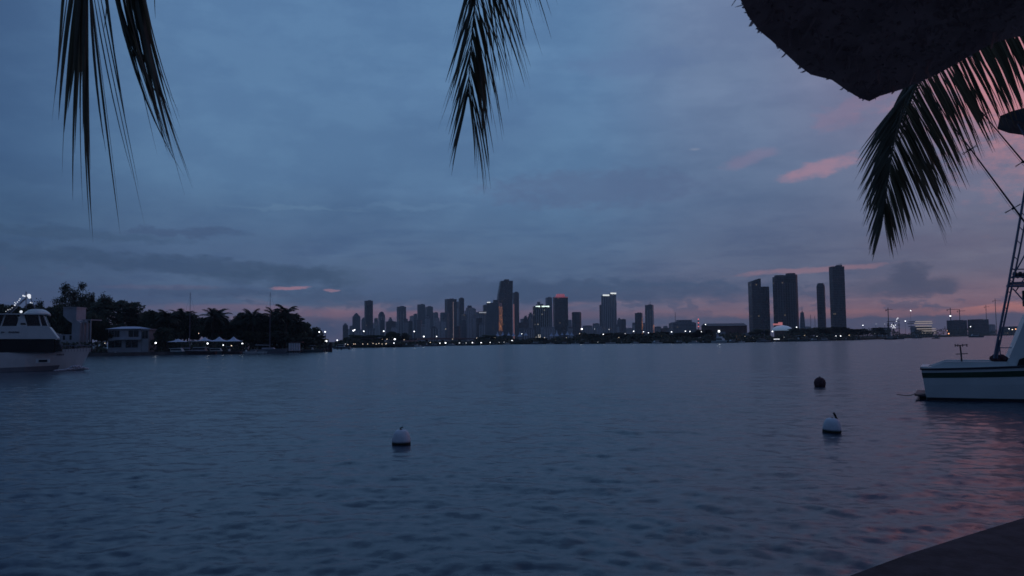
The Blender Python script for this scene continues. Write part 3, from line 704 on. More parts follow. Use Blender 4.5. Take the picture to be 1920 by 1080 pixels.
# brown warehouse
D=560; k=D/F; t=thing('warehouse','long brown warehouse with grey gable roof on the waterfront','warehouse',base(1363,D,0.9),0.0); H0=yh(1363)
hw=(H0-611)*k+CAMZ-0.9; Xw=lambda x:(x-1363)*k
MB().box((Xw(1364),9,hw/2-0.5),(74*k,18,hw+1)).build('wall','brownwall',t)
MB().profile([(0,hw+0.01),(18.8,hw+0.01),(9.4,hw+1.9)],Xw(1326),Xw(1402),Vector((0,-0.4,0)),Vector((0,1,0)),Vector((1,0,0))).build('roof','greyroof',t)
MB().box((Xw(1350),-0.4,hw*0.32),(20*k,0.6,hw*0.55)).build('door','whitewall',t)
MB().box((Xw(1385),-0.3,hw*0.2),(9*k,0.5,hw*0.25)).build('lit_doorway',mat('warm_doorway',(0.3,0.2,0.1),0.6,emit=(1.0,0.6,0.25),es=0.05),t)
t=thing('shed','pale low shed right of the brown warehouse','shed',base(1408,545,0.9)); MB().box((0,4,2.3),(6.2,8,4.6)).build('wall','whitewall',t); MB().prism([(-3.4,-0.3),(3.4,-0.3),(3.4,8.3),(-3.4,8.3)],4.605,5.1,0.8).build('roof','greyroof',t)
# blue glowing dome roof with red sign
D=780; k=D/F; t=thing('pavilion','round pavilion with a pale blue glowing roof below the double tower','pavilion',base(1467,D,0.9),R(-6))
H0=yh(1467); zb=(H0-620)*k+CAMZ-0.9
MB().lathe([(9.2,zb),(9.4,zb+1.2),(8.2,zb+3.0),(5.2,zb+4.5),(1.0,zb+5.2)],(0,0,0),24,1.0,0.8).build('roof','bluescreen',t,True)
MB().lathe([(7.5,-1),(7.5,zb)],(0,0,0),20,1,0.8).build('wall','brownwall',t)
MB().box((-4.5,-2,zb+6.2),(9,0.5,1.6)).box((-2,-2,zb+7.6),(4,0.5,1.2)).build('red_sign','pink',t)

# far-shore white tensile tents
def tent(x,y0,y1,wpx,D,label,group,m_='tent',name='tent'):
    k=D/F; t=thing(name,label,'tent',base(x,D,0.9),0,group)
    zt=zat(x,y0,D)-0.9; ze=zat(x,y1,D)-0.9; w=wpx*k
    MB().add([(-w/2,-w/2,ze),(w/2,-w/2,ze),(w/2,w/2,ze),(-w/2,w/2,ze)]+[(-w*0.2,-w*0.2,ze+(zt-ze)*0.36),(w*0.2,-w*0.2,ze+(zt-ze)*0.36),(w*0.2,w*0.2,ze+(zt-ze)*0.36),(-w*0.2,w*0.2,ze+(zt-ze)*0.36)]+[(0,0,zt)],
      [(3,2,1,0),(0,1,5,4),(1,2,6,5),(2,3,7,6),(3,0,4,7),(4,5,8),(5,6,8),(6,7,8),(7,4,8)]).build('canopy',m_,t)
    for a,b_ in ((-1,-1),(1,-1),(1,1),(-1,1)): MB().tube([(a*w*0.48,b_*w*0.48,-1),(a*w*0.48,b_*w*0.48,ze)],0.08,5).build('pole','steel',t)
    return t
tl=[(933,621,630,9),(943,621,630,9),(954,622,629,7),(963,623,630,8),(975,621,631,10),(986,622,629,9),(1034,623,630,8),(1044,618,630,9),(1054,623,628,6),(1064,620,628,8),(1072,622,629,8)]
td=['first white peaked tent from the left in the far row','second white peaked tent from the left in the far row','small third white tent of the far row','fourth white tent of the far row, a lamp beside it','tallest white tent of the left half of the far row','low wide white tent ending the far row\'s left half','white tent just right of the lit-crown tower\'s base','sharp-tipped white tent below the red-crowned tower','smallest white tent below the red-crowned tower','white tent before the gap right of the red-crowned tower','last white tent at the right end of the far row']
for (x,a,b_,w),l in zip(tl,td): tent(x,a,b_,w,DF(x)+70,l,'white peaked tents in the far waterfront row')

# ------------------------------------------------------------------ trees
def crown_mesh(seed,n=2600,flat=0.8,leaf=0.05):
    rg=random.Random(seed); B=MB(); cl=[]
    for i in range(26):
        a=rg.uniform(0,6.28); z=rg.uniform(-0.55,0.95); r=math.sqrt(max(0,1-z*z*0.85))*rg.uniform(0.35,0.92)
        cl.append((r*math.cos(a),r*math.sin(a),z*flat,rg.uniform(0.2,0.42)))
    for i in range(n):
        c=cl[rg.randrange(len(cl))]; u=Vector((rg.gauss(0,1),rg.gauss(0,1),rg.gauss(0,1))).normalized()*c[3]*rg.uniform(0.55,1.08)
        p=Vector((c[0],c[1],c[2]))+Vector((u.x,u.y,u.z*0.75)); s_=leaf*rg.uniform(0.6,1.5)
        a=Vector((rg.gauss(0,1),rg.gauss(0,1),rg.gauss(0,0.7))).normalized(); b_=a.orthogonal().normalized()
        B.add([p-a*s_,p+b_*s_*0.6,p+a*s_,p-b_*s_*0.6],[(0,1,2,3)])
    return B
def make_tree(seed,m_,flat):
    t=thing('tree','x','tree'); 
    cm=crown_mesh(seed,6500,flat,0.07)
    cm.v=[(v[0]*0.5,v[1]*0.5,0.62+v[2]*0.42) for v in cm.v]
    cm.build('crown',m_,t)
    B=MB(); B.tube([(0,0,-0.12),(0.01,0,0.15),(0.0,0.01,0.35),(0.02,0,0.6)],[0.04,0.032,0.026,0.012],7)
    rg=random.Random(seed+5)
    for i in range(6):
        a=i*1.05+rg.random(); B.tube([(0,0,0.28+0.03*i),(0.13*math.cos(a),0.13*math.sin(a),0.45+0.03*i),(0.3*math.cos(a),0.3*math.sin(a),0.6+0.04*i)],[0.018,0.012,0.005],5)
    B.build('trunk','bark',t); return t
protos=[make_tree(1,'leafA',0.8),make_tree(2,'leafB',1.0),make_tree(3,'leafA',0.7),make_tree(4,'leafB',0.9)]
used=set()
def tree(px,ytop,wpx,D,label,kind,group='dense dark broadleaf trees on the left island',zb=0.7):
    h=zat(px,ytop,D)-zb; w=wpx*D/F*1.06; sc=(w,w,h*1.02); loc=base(px,D,zb); p=protos[kind]
    if kind not in used:
        used.add(kind); p.location=loc; p.scale=sc; p['label']=label; p['group']=group; p.rotation_euler=(0,0,kind); return p
    return dup(p,label,loc,rnd.uniform(0,6.28),sc,group)
LT=[(10,572,60,262,'dark tree rising behind the yacht\'s light-strung rig',0),
(66,580,60,255,'low dark tree behind the yacht\'s pilothouse roof',1),
(102,572,40,258,'dark tree between the yacht and the white villa tower',2),
(150,578,60,262,'bushy tree behind the white villa tower',3),
(172,590,46,240,'dark bush-like tree right of the white villa',0),
(214,570,96,250,'big round-topped tree behind the white two-storey house',1),
(190,606,50,234,'low tree filling the gap left of the two-storey house',2),
(262,592,44,262,'smaller tree peeping over the two-storey house roof\'s right end',3),
(292,584,62,245,'dark tree just right of the two-storey house',2),
(322,590,50,252,'tree behind the first white canopy',0),
(345,592,56,248,'tree at the left mast\'s foot',1),
(372,600,44,262,'low tree in the dip between two palm clumps',3),
(402,598,60,258,'tree under the palm clump above the red roof',0),
(436,602,44,270,'low tree behind the marquee peaks',2),
(462,594,54,258,'tree right of the marquee',1),
(490,598,48,264,'tree left of the right mast',3),
(514,596,50,258,'tree under the tallest palm',0),
(541,594,52,262,'tree right of the tallest palm\'s trunk',1),
(563,606,46,258,'tree on the slope towards the island point',2),
(584,617,40,262,'second to last low tree at the island point',3),
(600,630,30,262,'last low tree at the tip of the island point',0),
(310,618,44,232,'bush behind the jet of moored boats by the first canopy',1),
(478,622,60,246,'dark undergrowth tree behind the moored small boats',2),
(525,624,70,250,'dark undergrowth tree behind the white picket pier',3),
(572,634,50,252,'dark shrub above the point\'s shoreline',1)]
LT[21]=(310,618,44,232,'low bush beside the moored boats at the first canopy',1)
for a in LT: tree(*a)
# tall feathery trees (casuarina-like) behind the villa
def spire_tree(px,yt,wpx,D,label,seed,lean=0.0):
    rg=random.Random(seed); t=thing('tree',label,'tree',base(px,D,0.7),0,'tall feathery trees above the villa'); h=zat(px,yt,D)-0.7; w=wpx*D/F
    B=MB(); B.tube([(0,0,-1),(lean*0.3,0,h*0.5),(lean,0,h*0.95)],[0.3,0.2,0.05],7); B.build('trunk','bark',t); B=MB()
    for i in range(52):
        f=rg.uniform(0.3,1.0); a=rg.uniform(0,6.28); rr_=w*0.5*rg.uniform(0.2,1)*(1.15-abs(f-0.72)*1.8); c=Vector((lean*f+rr_*math.cos(a),rr_*math.sin(a),h*f))
        for j in range(60):
            p=c+Vector((rg.gauss(0,0.42),rg.gauss(0,0.42),rg.gauss(0,0.62))); s_=rg.uniform(0.16,0.42); d=Vector((rg.gauss(0,1),rg.gauss(0,1),rg.gauss(0.4,1))).normalized(); o=d.orthogonal().normalized()
            B.add([p-d*s_,p+o*s_*0.4,p+d*s_,p-o*s_*0.4],[(0,1,2,3)])
    B.build('crown','leafB',t)
spire_tree(122,538,34,262,'left tall feathery tree above the white villa tower',1,-0.4)
spire_tree(150,532,28,264,'right tall feathery tree above the white villa tower',2,0.6)
spire_tree(182,548,24,262,'shorter leaning feathery tree between villa and round tree',3,2.2)
spire_tree(136,548,30,266,'middle bushy feathery tree between the two tall ones above the villa',5,0)
spire_tree(168,556,26,266,'low feathery tree between the right tall one and the leaning one',6,0)
spire_tree(72,566,10,262,'thin feathery tree tip just right of the yacht roof',4,0)
# palms
def palm_proto(seed,nf,droop):
    rg=random.Random(seed); t=thing('palm_tree','x','palm tree'); B=MB(); pts=[]
    B.tube([(0.0,0,-0.12),(0.01,0,0.2),(0.03,0,0.5),(0.035,0,0.82)],[0.030,0.022,0.018,0.015],8); B.build('trunk','bark',t)
    B=MB()
    for i in range(nf):
        a=i*2.4+rg.uniform(-.3,.3); el=rg.uniform(-0.3,1.25); ln=rg.uniform(0.26,0.34); p=Vector((0.035,0,0.82)); n=9; prev=None
        for j in range(n):
            f=j/(n-1); e=el-droop*f*f*1.5; d=Vector((math.cos(a)*math.cos(e),math.sin(a)*math.cos(e),math.sin(e))); p=p+d*ln/n
            side=d.cross(Vector((0,0,1))).normalized(); L2=0.10*math.sin(math.pi*min(1,0.18+f*0.86))+0.012
            for s_ in (-1,1):
                q1=p+side*s_*L2*0.8+d*L2*0.75-Vector((0,0,L2*0.55)); wv_=d*0.013
                B.add([p-wv_,p+wv_,q1],[(0,1,2)])
                p2=p+d*ln/n*0.5; q2=p2+side*s_*L2*0.8+d*L2*0.8-Vector((0,0,L2*0.45)); B.add([p2-wv_,p2+wv_,q2],[(0,1,2)])
            if prev is not None: B.tube([prev,p],0.004,3,False)
            prev=p.copy()
    B.build('crown','palm',t); return t
pp=[palm_proto(31,26,0.9),palm_proto(32,22,0.7)]; pu=set()
def palm(px,yt,D,label,kind,rz,group='palm trees on the left island',zb=0.7,fat=1.25):
    h=(zat(px,yt,D)-zb)/1.02; loc=base(px,D,zb); sc=(h*fat,h*fat,h); p=pp[kind]
    if kind not in pu:
        pu.add(kind); p.location=loc; p.scale=sc; p['label']=label; p['group']=group; p.rotation_euler=(0,0,rz); return
    dup(p,label,loc,rz,sc,group)
PL=[(312,581,240,'palm right of the two-storey house, first of the palm crowns',0,.3),(338,580,246,'palm left of the left sailboat mast',1,1.3),(352,584,250,'palm directly at the left sailboat mast',0,2.3),
(396,579,250,'left palm of the clump above the red roof',1,.9),(411,579,256,'right palm of the clump above the red roof',0,4.),(458,586,256,'palm above the marquee\'s right end',0,5.),(474,580,252,'palm with upright fronds midway between marquee and right mast',1,2.),(487,586,262,'low palm crown left of the right mast',0,1.),
(516,578,256,'palm touching the right sailboat mast',1,3.3),(533,571,250,'tallest palm on the island, just right of the right mast',0,.1),(548,588,262,'short palm below the tallest one',1,.5),(560,598,256,'last palm before the island point',0,3.)]
for a in PL: palm(*a,fat=1.12)
# far-shore trees: ones that can be told apart, then one massed line
FT=[(667,628,36,'rounded tree at the left end of the far shore behind dock lights'),(700,630,50,'low wide tree behind the dock lights'),(733,622,22,'pointed tree beside the big white lamp'),(752,626,30,'tree left of the far bridge'),
(915,628,36,'dark tree below the green-tinged block'),(1010,634,40,'tree before the glowing base columns'),(1110,626,40,'tree right of the stubby dark block'),(1150,625,60,'broad tree below the twin white-lit towers'),(1195,626,50,'broad tree below the orange-edged tower'),(1238,624,46,'tree left of the wide hip-topped hall'),(1282,624,50,'tree below the wide hip-topped hall'),(1320,620,34,'tree touching the brown warehouse\'s left end'),
(1425,617,40,'tall tree below the dark two-part tower'),(1500,617,50,'dark tree right of the blue-roofed pavilion'),(1532,614,52,'domed tree at the foot of the slim round-topped tower'),(1572,615,56,'dark tree at the foot of the tallest tower'),(1610,617,40,'tree at the end of the near far shore'),(1645,616,30,'lone tree left of the floodlit gantry')]
for i,(x,y,w,l) in enumerate(FT): tree(x,y,w,DF(x)+45,l,i%4,'trees along the far waterfront',0.9)
B=MB(); rg=random.Random(99)
for i in range(17000):
    x=rg.uniform(628,2080); D=DF(x)+rg.uniform(14,70); k=D/F
    top=630+4*math.sin(x*0.045)+3*math.sin(x*0.13+1)-(x-960)*0.011+(4 if x<1090 else 0)-(3 if x>1500 else 0)
    if 748<x<860: top=640
    ht=max(1.0,zat(x,top,D)-0.9); lump=0.7+0.3*abs(math.sin(x*0.21+math.sin(x*0.5)))
    z=rg.random()**0.7*ht*lump+0.7; p=base(x,D,z); s_=rg.uniform(0.35,0.9)*(1+max(0,x-1650)/400); a=Vector((rg.gauss(0,1),rg.gauss(0,.6),rg.gauss(0,.8))).normalized(); o=a.orthogonal().normalized()
    B.add([p-a*s_,p+o*s_*0.7,p+a*s_,p-o*s_*0.7],[(0,1,2,3)])
tl_=B.build('treeline','leafB'); tl_['kind']='stuff'; tl_['label']='dark massed treeline along the far waterfront under the skyline'
B=MB()
for i in range(5200):
    x=rg.uniform(-40,612); D=DI(x)+rg.uniform(9,30); z=rg.random()**0.8*3.4+0.4; p=base(x,D,z); s_=rg.uniform(0.2,0.5); a=Vector((rg.gauss(0,1),rg.gauss(0,.6),rg.gauss(0,.8))).normalized(); o=a.orthogonal().normalized()
    if 200<x<282: p.y+=22
    B.add([p-a*s_,p+o*s_*0.7,p+a*s_,p-o*s_*0.7],[(0,1,2,3)])
o=B.build('undergrowth','leafB'); o['kind']='stuff'; o['label']='dark undergrowth behind the island shore'
# island seawall line
pts=[base(x,D,0) for x,D in isl]
B=MB()
for a,b_ in zip(pts,pts[1:]):
    mid=(a+b_)/2; B.box((mid.x,mid.y-0.35,0.25),((b_-a).length+0.4,0.5,1.3),math.atan2((b_-a).y,(b_-a).x))
struct(B.build('seawall','concrete'))
# low far bridge with deck and piers, and curved ramp
B=MB(); P_=MB()
D=520
t=thing('bridge','low grey road bridge on the far shore left of downtown\'s middle','bridge',(0,0,0))
ctrl=[(742,642,440),(770,637,470),(800,634.5,500),(830,635.5,520),(862,634.5,540),(900,636,560)]
pr=[at(x,y,D) for x,y,D in ctrl]
for a,b_ in zip(pr,pr[1:]):
    mid=(a+b_)/2; B.box((mid.x,mid.y,mid.z),((b_-a).length+1.0,8,0.9),math.atan2((b_-a).y,(b_-a).x))
    P_.box((a.x,a.y,a.z/2-0.9),(1.2,6,a.z-0.6+0.9)); 
B.build('bridge_deck','greyroof',t); P_.build('piers','concrete',t)
# long dark dock with string of lights at x 645..735
t=thing('pier','long low pier lined with tiny lights at left of far shore','pier',base(700,400,0))
k=400/F
MB().box((0,0,1.3),(110*k,6,0.4)).build('pier_deck','deckwood',t)
B=MB()
for i in range(12): B.tube([(-54*k+i*9.8*k,-2.5,-2),(-54*k+i*9.8*k,-2.5,1.1)],0.2,6)
B.build('piles','deckwood',t)
MB().box((-5,2,4.6),(60*k,3,0.3)).build('shelter_roof','greyroof',t)
B=MB()
for i in range(9): B.box((-5-28*k+i*7*k,2,3.0),(0.2,0.2,3.0))
B.build('shelter_posts','steel',t)
L_=MB()
for x,y in ((653,646),(664,645),(667,645),(681,645),(690,645),(700,644),(706,645),(711,644),(717,645),(724,645),(725,644)): L_.ball(((x-700)*k,-1.0,(yh(x)-y)*k+CAMZ),0.16,6,4)
L_.build('string_light','ly',t)

# ------------------------------------------------------------------ island buildings
def planar(px,py,D,Oz=0.0):
    p=at(px,py,D); return p.x,p.z
def house_front():
    D=232; k=D/F; x0=240; t=thing('house','white two-storey house with shallow hipped roof and dark window bays','house',base(x0,D,0.75),R(2)); H0=yh(x0)
    z=lambda y:(H0-y)*k+CAMZ-0.75; x=lambda a:(a-x0)*k
    MB().box(((x(203)+x(264))/2,4.5,z(617)/2-0.3),(x(264)-x(203),9,z(617)+0.6)).build('wall','whitewall',t)
    MB().box(((x(264)+x(277))/2+0.05,3.2,z(619)/2-0.3),(x(277)-x(264),6,z(619)+0.6)).build('side_wing','whitewall',t)
    MB().prism([(x(200),-0.7),(x(266),-0.7),(x(266),9.5),(x(200),9.5)],z(617)+0.01,z(616.2)).prism([(x(200.5),-0.6),(x(265),-0.6),(x(265),9.4),(x(200.5),9.4)],z(616.2)+0.002,z(612),0.35,(x(232),4.5)).build('roof','tent',t)
    MB().box(((x(264)+x(279))/2+0.2,3.2,z(618)),(x(279)-x(264),6.6,0.35)).build('wing_roof','whitewall',t)
    for (a,b_,y0,y1) in ((205,224,619.5,631.5),(241,259,619.5,631.5),(265.5,276,621,635),(204,228,638.5,651),(236,258,639,651.5)):
        yy=-0.04 if a!=265.5 else 0.16
        w=MB().box(((x(a)+x(b_))/2,yy,(z(y0)+z(y1))/2),(x(b_)-x(a),0.12,z(y0)-z(y1))).build('window','winglass',t)
        fr=MB()
        for i in (1,): fr.box((x(a)+(x(b_)-x(a))*i/2,yy-0.08,(z(y0)+z(y1))/2),(0.05,0.06,z(y0)-z(y1)))
        fr.build('frame','whitewall',w)
    MB().box((x(240),-0.6,z(636.5)),(x(262)-x(212),1.2,0.22)).build('balcony','whitewall',t)
house_front()
D=226; k=D/F; t=thing('villa','white villa with square tower beside the yacht bow','house',base(128,D,0.75)); H0=yh(128); z=lambda y:(H0-y)*k+CAMZ-0.75; x=lambda a:(a-128)*k
MB().profile([(x(134),-1),(x(147),-1),(x(150),z(606)),(x(142),z(600)),(x(142),z(577)),(x(117),z(577)),(x(117),z(592)),(x(126),z(601)),(x(134),z(606))],0,5).build('tower_wall','whitewall',t)
MB().box((x(130),2.5,z(576.5)),(26*k,5.4,0.25)).build('parapet','whitewall',t)
MB().box((x(120),3,z(627)/2-0.3),(x(133.9)-x(106),6,z(627)+0.6)).build('wall','whitewall',t)
MB().box((x(157),4,z(600)),(x(166)-x(148),6,0.3)).build('terrace_roof','whitewall',t)
B=MB()
for q_ in (152,159,165): B.box((x(q_),1.2,z(600)/2),(0.3,0.3,z(600)))
B.build('column','whitewall',t)
B=MB()
for a,b_,y0,y1 in ((118,121.5,629,637),(130.5,134,629,637),): B.box(((x(a)+x(b_))/2,-0.05,(z(y0)+z(y1))/2),(x(b_)-x(a),0.14,z(y0)-z(y1)))
B.build('window','winglass',t)
for a,b_ in ((123,130),(136,141)): MB().prism([(x(a),-0.12),(x(b_),-0.12),(x(b_),0.02),(x(a),0.02)],0,z(645)).prism([(x(a),-0.12),(x(b_),-0.12),(x(b_),0.02),(x(a),0.02)],z(645)+.002,z(642),0.4).build('archway','winglass',t)
# red roofed house
D=262; k=D/F; t=thing('house','small house with red hipped roof behind the marquee','house',base(404,D,0.75)); H0=yh(404); z=lambda y:(H0-y)*k+CAMZ-0.75; x=lambda a:(a-404)*k
MB().box((0,4,z(631)/2),(28*k,8,z(631))).build('wall','whitewall',t); MB().prism([(x(387),-0.6),(x(424),-0.6),(x(424),8.6),(x(387),8.6)],z(631)+.01,z(620.5),0.55).build('roof','redtile',t)
t=thing('house','tan gabled house rising right of the red roof among trees','house',base(441,268,0.75)); D=268;k=D/F;H0=yh(441)
MB().box((0,4,z(628)/2),(26*k,8,z(628))).build('wall','whitewall',t); MB().profile([(-16*k,z(628)+.01),(14*k,z(628)+.01),(2*k,z(612))],-0.5,8.5).build('roof','brownwall',t)
# marquees
tent(334,635,641,30,228,'single white canopy at the left end of the boat docks','white canopies on the island docks')
tent(384,632,639,24,232,'leftmost peak of the white marquee','white canopies on the island docks')
tent(411,631,640,28,232,'middle peak of the white marquee','white canopies on the island docks')
tent(438,631,640,26,232,'rightmost peak of the white marquee','white canopies on the island docks')
tent(362,637,641,20,229,'grey low awning between the single canopy and the marquee','white canopies on the island docks','greyroof')
# picket pier
D=240; k=D/F; t=thing('boathouse','low boathouse with a row of white posts near the island point','boathouse',base(552,D,0.3)); B=MB()
for i in range(7): B.box((-9.5*k+i*3.2*k,0,1.1),(0.3,0.3,2.8))
B.build('posts','band',t); MB().box((0,1.5,0.1),(24*k,4,0.3)).build('floor_boards','deckwood',t); MB().box((0,2.2,2.8),(24*k,3,0.25)).build('roof','brownwall',t)
# channel piles off the point
for i,(x_,y0,y1,D_) in enumerate(((613,648,660,255),(616.5,646,662,252),(620,642,661,254),(640,651,659,300),(654.5,652,660,305))):
    b0=base(x_,D_,0); o=MB().tube([(0,0,-2),(0,0,max(0.8,zat(x_,y0,D_)))],0.22 if i!=2 else 0.5,8).build('mooring_pile','deckwood'); o.location=b0
    tag(o,['thin dark pile nearest the island point','second dark pile off the island point','thickest dark pile off the island point','lone pile in the gap between point and far pier','last pile right of the gap, before the far pier'][i],'pile','dark mooring piles off the island point')

# ------------------------------------------------------------------ lamps
def lamp(x,y,D,r,m_,label,tall=True,group='lamps along the far waterfront',name='street_lamp',cat='street lamp'):
    z=zat(x,y,D); b0=base(x,D,0.9); z-=0.9
    t=thing(name,label,cat,b0,0,group); 
    MB().tube([(0,0,-1),(0,0,z-r*0.9)],[0.13,0.08],6).tube([(0,0,z-r*0.9),(0,-0.6,z)],0.06,5).build('pole','steel',t)
    MB().ball((0,-0.7,z),r,8,6,0.8).build('lamp_head',m_,t); return t
FL=[(648,645,.3,'lwd','faint lamp at the left tip of the long low pier'),(758,637,.28,'ly','dim warm lamp just left of the low road bridge'),(807,642,.3,'ly','dim warm lamp under the right half of the bridge'),(849,636,.3,'ly','dim warm lamp right of the large lamp below the brown slab'),(894,634,.3,'ly','dim warm lamp before the low brown block'),(928,633,.28,'ly','dim warm lamp left of the far tent row'),(1012,632,.3,'ly','left dim warm lamp in the tree before the glowing columns'),(1021,633,.3,'ly','right dim warm lamp in the tree before the glowing columns'),(1062,633,.28,'ly','dim warm lamp below the white tents of the red-crowned tower'),(1160,633,.28,'ly','dim warm lamp in the broad tree right of the twin towers'),(1240,630,.28,'ly','dim warm lamp in the tree left of the wide hall'),(1396,631,.28,'ly','dim warm lamp at the right end of the brown warehouse'),(1508,629,.3,'ly','dim warm lamp in the dark tree right of the pavilion'),(1640,625,.28,'lwd','faint low lamp below the low grey shed'),(663,620,.62,'lw','left lamp of the bright pair before the peaked blue-grey tower'),(665.5,618.5,.5,'lw','right lamp of the bright pair before the peaked blue-grey tower'),(682.5,621,.5,'lw','lamp before the short domed tower left of the tall slab'),(719.8,621,.55,'lw','lamp on a high pole before the small-domed grey tower'),(777,621.5,.55,'lw','high lamp at the foot of the paired blue towers'),
(740.5,636,.75,'lw','biggest lamp at the left end of the bridge'),(739,643.3,.4,'lw','small lamp directly under the biggest bridge lamp'),(717,636,.3,'ly','dim warm lamp left of the pointed tree'),(726,636,.3,'ly','dim warm lamp beside the pointed tree'),(795,631,.65,'lw','bright lamp above the middle of the bridge'),(819,631,.45,'lw','lamp above the right part of the bridge'),(836,627-10,.25,'ly','tiny warm lamp before the dark brown slab'),
(825,643.5,.38,'lw','small shoreline lamp left of the large one below the brown slab'),(835.5,643,.65,'lw','large shoreline lamp below the dark brown slab'),(861.5,643,.6,'lwd','broad dim shoreline lamp below the slim dark tower'),(874,643,.4,'lwd','dim shoreline lamp below the light grey ribbed tower'),(886,642.5,.55,'lw','shoreline lamp left of the grey block with roof band'),(902,642.5,.5,'lw','shoreline lamp below the grey block with roof band'),(919,642,.35,'lw','small shoreline lamp below the green-tinged block'),
(936,642,.3,'lwd','faint shoreline lamp under the first far tent'),(945,641.5,.35,'lwd','faint shoreline lamp under the second far tent'),(960.3,639,.72,'lw','bright lamp below the tallest downtown tower'),(985.2,638.5,.72,'lw','bright lamp under the low wide tent'),(1040,639,.42,'lw','lamp below the red-crowned tower'),(978.5,626,.35,'lw','small lamp between the tallest tent and the low wide tent'),
(1091,617,.85,'lw','brightest lamp beside the stubby dark block'),(1086.5,625.5,.32,'ly','left small lamp under the brightest lamp'),(1091,627,.36,'lw','right small lamp under the brightest lamp'),(1131,626.8,.48,'lw','lamp below the twin white-lit towers'),(1120.5,642.3,.5,'lw','waterline lamp left below the twin white-lit towers'),(1142,617.8,.42,'lwd','soft lamp at the foot of the right twin tower'),(1115,617,.36,'lwd','soft lamp before the low grey block left of the twins'),
(1172,625.5,.4,'lwd','wide soft lamp right below the twin towers'),(1188,621,.5,'lw','lamp before the tiny slab left of the orange edge'),(1206.5,622,.42,'lw','lamp at the orange-edged tower\'s foot'),(1215.5,624,.42,'lw','lamp at the orange-footed grey tower'),(1259,622.3,.5,'lw','lamp at the hip-topped hall\'s left corner'),(1285,621,.45,'lw','left lamp before the hip-topped hall'),(1293.5,621.5,.42,'lw','right lamp before the hip-topped hall'),
(1315,622,.35,'lw','lamp between the red beacon mast and the warehouse'),(1323,608.5,.42,'lw','high lamp left above the brown warehouse'),(1412,633,.42,'lw','low lamp at the pale shed'),(1448,621.5,.6,'lw','lamp left below the blue-roofed pavilion'),(1446.5,632,.4,'lw','small shoreline lamp left of the bright dock light bar'),(1469.5,632,.4,'lwd','soft shoreline lamp right of the bright dock light bar'),(1493.5,613.5,.5,'lw','lamp above trees right of the pavilion'),
(1531,630.5,.42,'lw','shoreline lamp below the slim round-topped tower'),(1567,630,.5,'lw','left of two shoreline lamps under the tallest tower'),(1575.5,630,.5,'lw','right of two shoreline lamps under the tallest tower'),(1591.5,629,.5,'ly','left half of the warm lamp pair right of the tallest tower'),(1595,629,.5,'ly','right half of the warm lamp pair right of the tallest tower'),(1618,610,.45,'lw','high lamp right of the tallest tower'),(1643,607.5,.32,'lwd','faint high lamp above the low grey shed'),(1659,607.5,.32,'lwd','faint high lamp left of the gantry'),
(1698,602,.5,'lw','lamp left of the white curving decks'),(1709,582.5,.5,'lw','highest lamp above the white curving decks'),(1783,592.5,.7,'lw','bright lamp of the left tower crane'),(1776,620,.45,'lo','small orange lamp over the orange ship light'),(1778,625.5,.8,'lo','strong orange lamp at the waterline left of the crane block'),(1820,612.5,.42,'lw','lamp at the twin-topped block\'s left corner'),
(1892,616.5,.4,'lw','first of three lamps seen behind the sport boat legs'),(1898,618,.55,'ly','middle of three lamps behind the sport boat legs'),(1904.5,617,.6,'lo','orange last of three lamps behind the sport boat legs')]
for (x_,y_,r_,m_,lab) in FL:
    D_=DF(x_)+ (35 if y_<640 else 4)
    if x_>1630: D_=min(D_,1000 if x_<1750 else 1450)
    lamp(x_,y_,D_,r_*0.66*(D_/500 if D_>500 else 1),m_,lab)
b0=base(1456,476,0.9); t=thing('light_bar','bright white light bar on the dock below the blue-roofed pavilion','dock light',b0)
MB().box((0,0,0.7),(3.4,0.3,0.5)).build('tube_light','lwd',t); MB().box((-1.5,0.1,-0.2),(0.15,0.15,1.3)).box((1.5,0.1,-0.2),(0.15,0.15,1.3)).build('bracket','steel',t)
# island lamps
IL=[(199,643.5,.10,'ly','tiny lamp on the left corner of the two-storey house'),(294,643,.26,'lw','bright double lamp right of the two-storey house'),(391,644,.26,'lw','bright lamp under the marquee\'s left half'),(420.5,647,.22,'lw','lamp under the marquee\'s middle'),(435.5,648,.16,'ly','dim warm lamp under the marquee\'s right half'),(456,644,.24,'lw','lamp on the pole right of the marquee'),(374,625,.12,'ly','tiny lamp above the marquee\'s left end'),(599.5,622.5,.22,'lw','left lamp high at the island point'),(610.5,622.2,.24,'lw','right lamp high at the island point'),(612.5,639.5,.34,'lw','strong lamp low at the island point')]
for x_,y_,r_,m_,lab in IL: lamp(x_,y_,DI(x_)+5,r_,m_,lab,group='lamps on the left island',name='garden_lamp',cat='lamp')
t=lamp(633,638,300,.24,'lw','lone lamp on a pile between island point and far pier',group='lamps along the far waterfront')

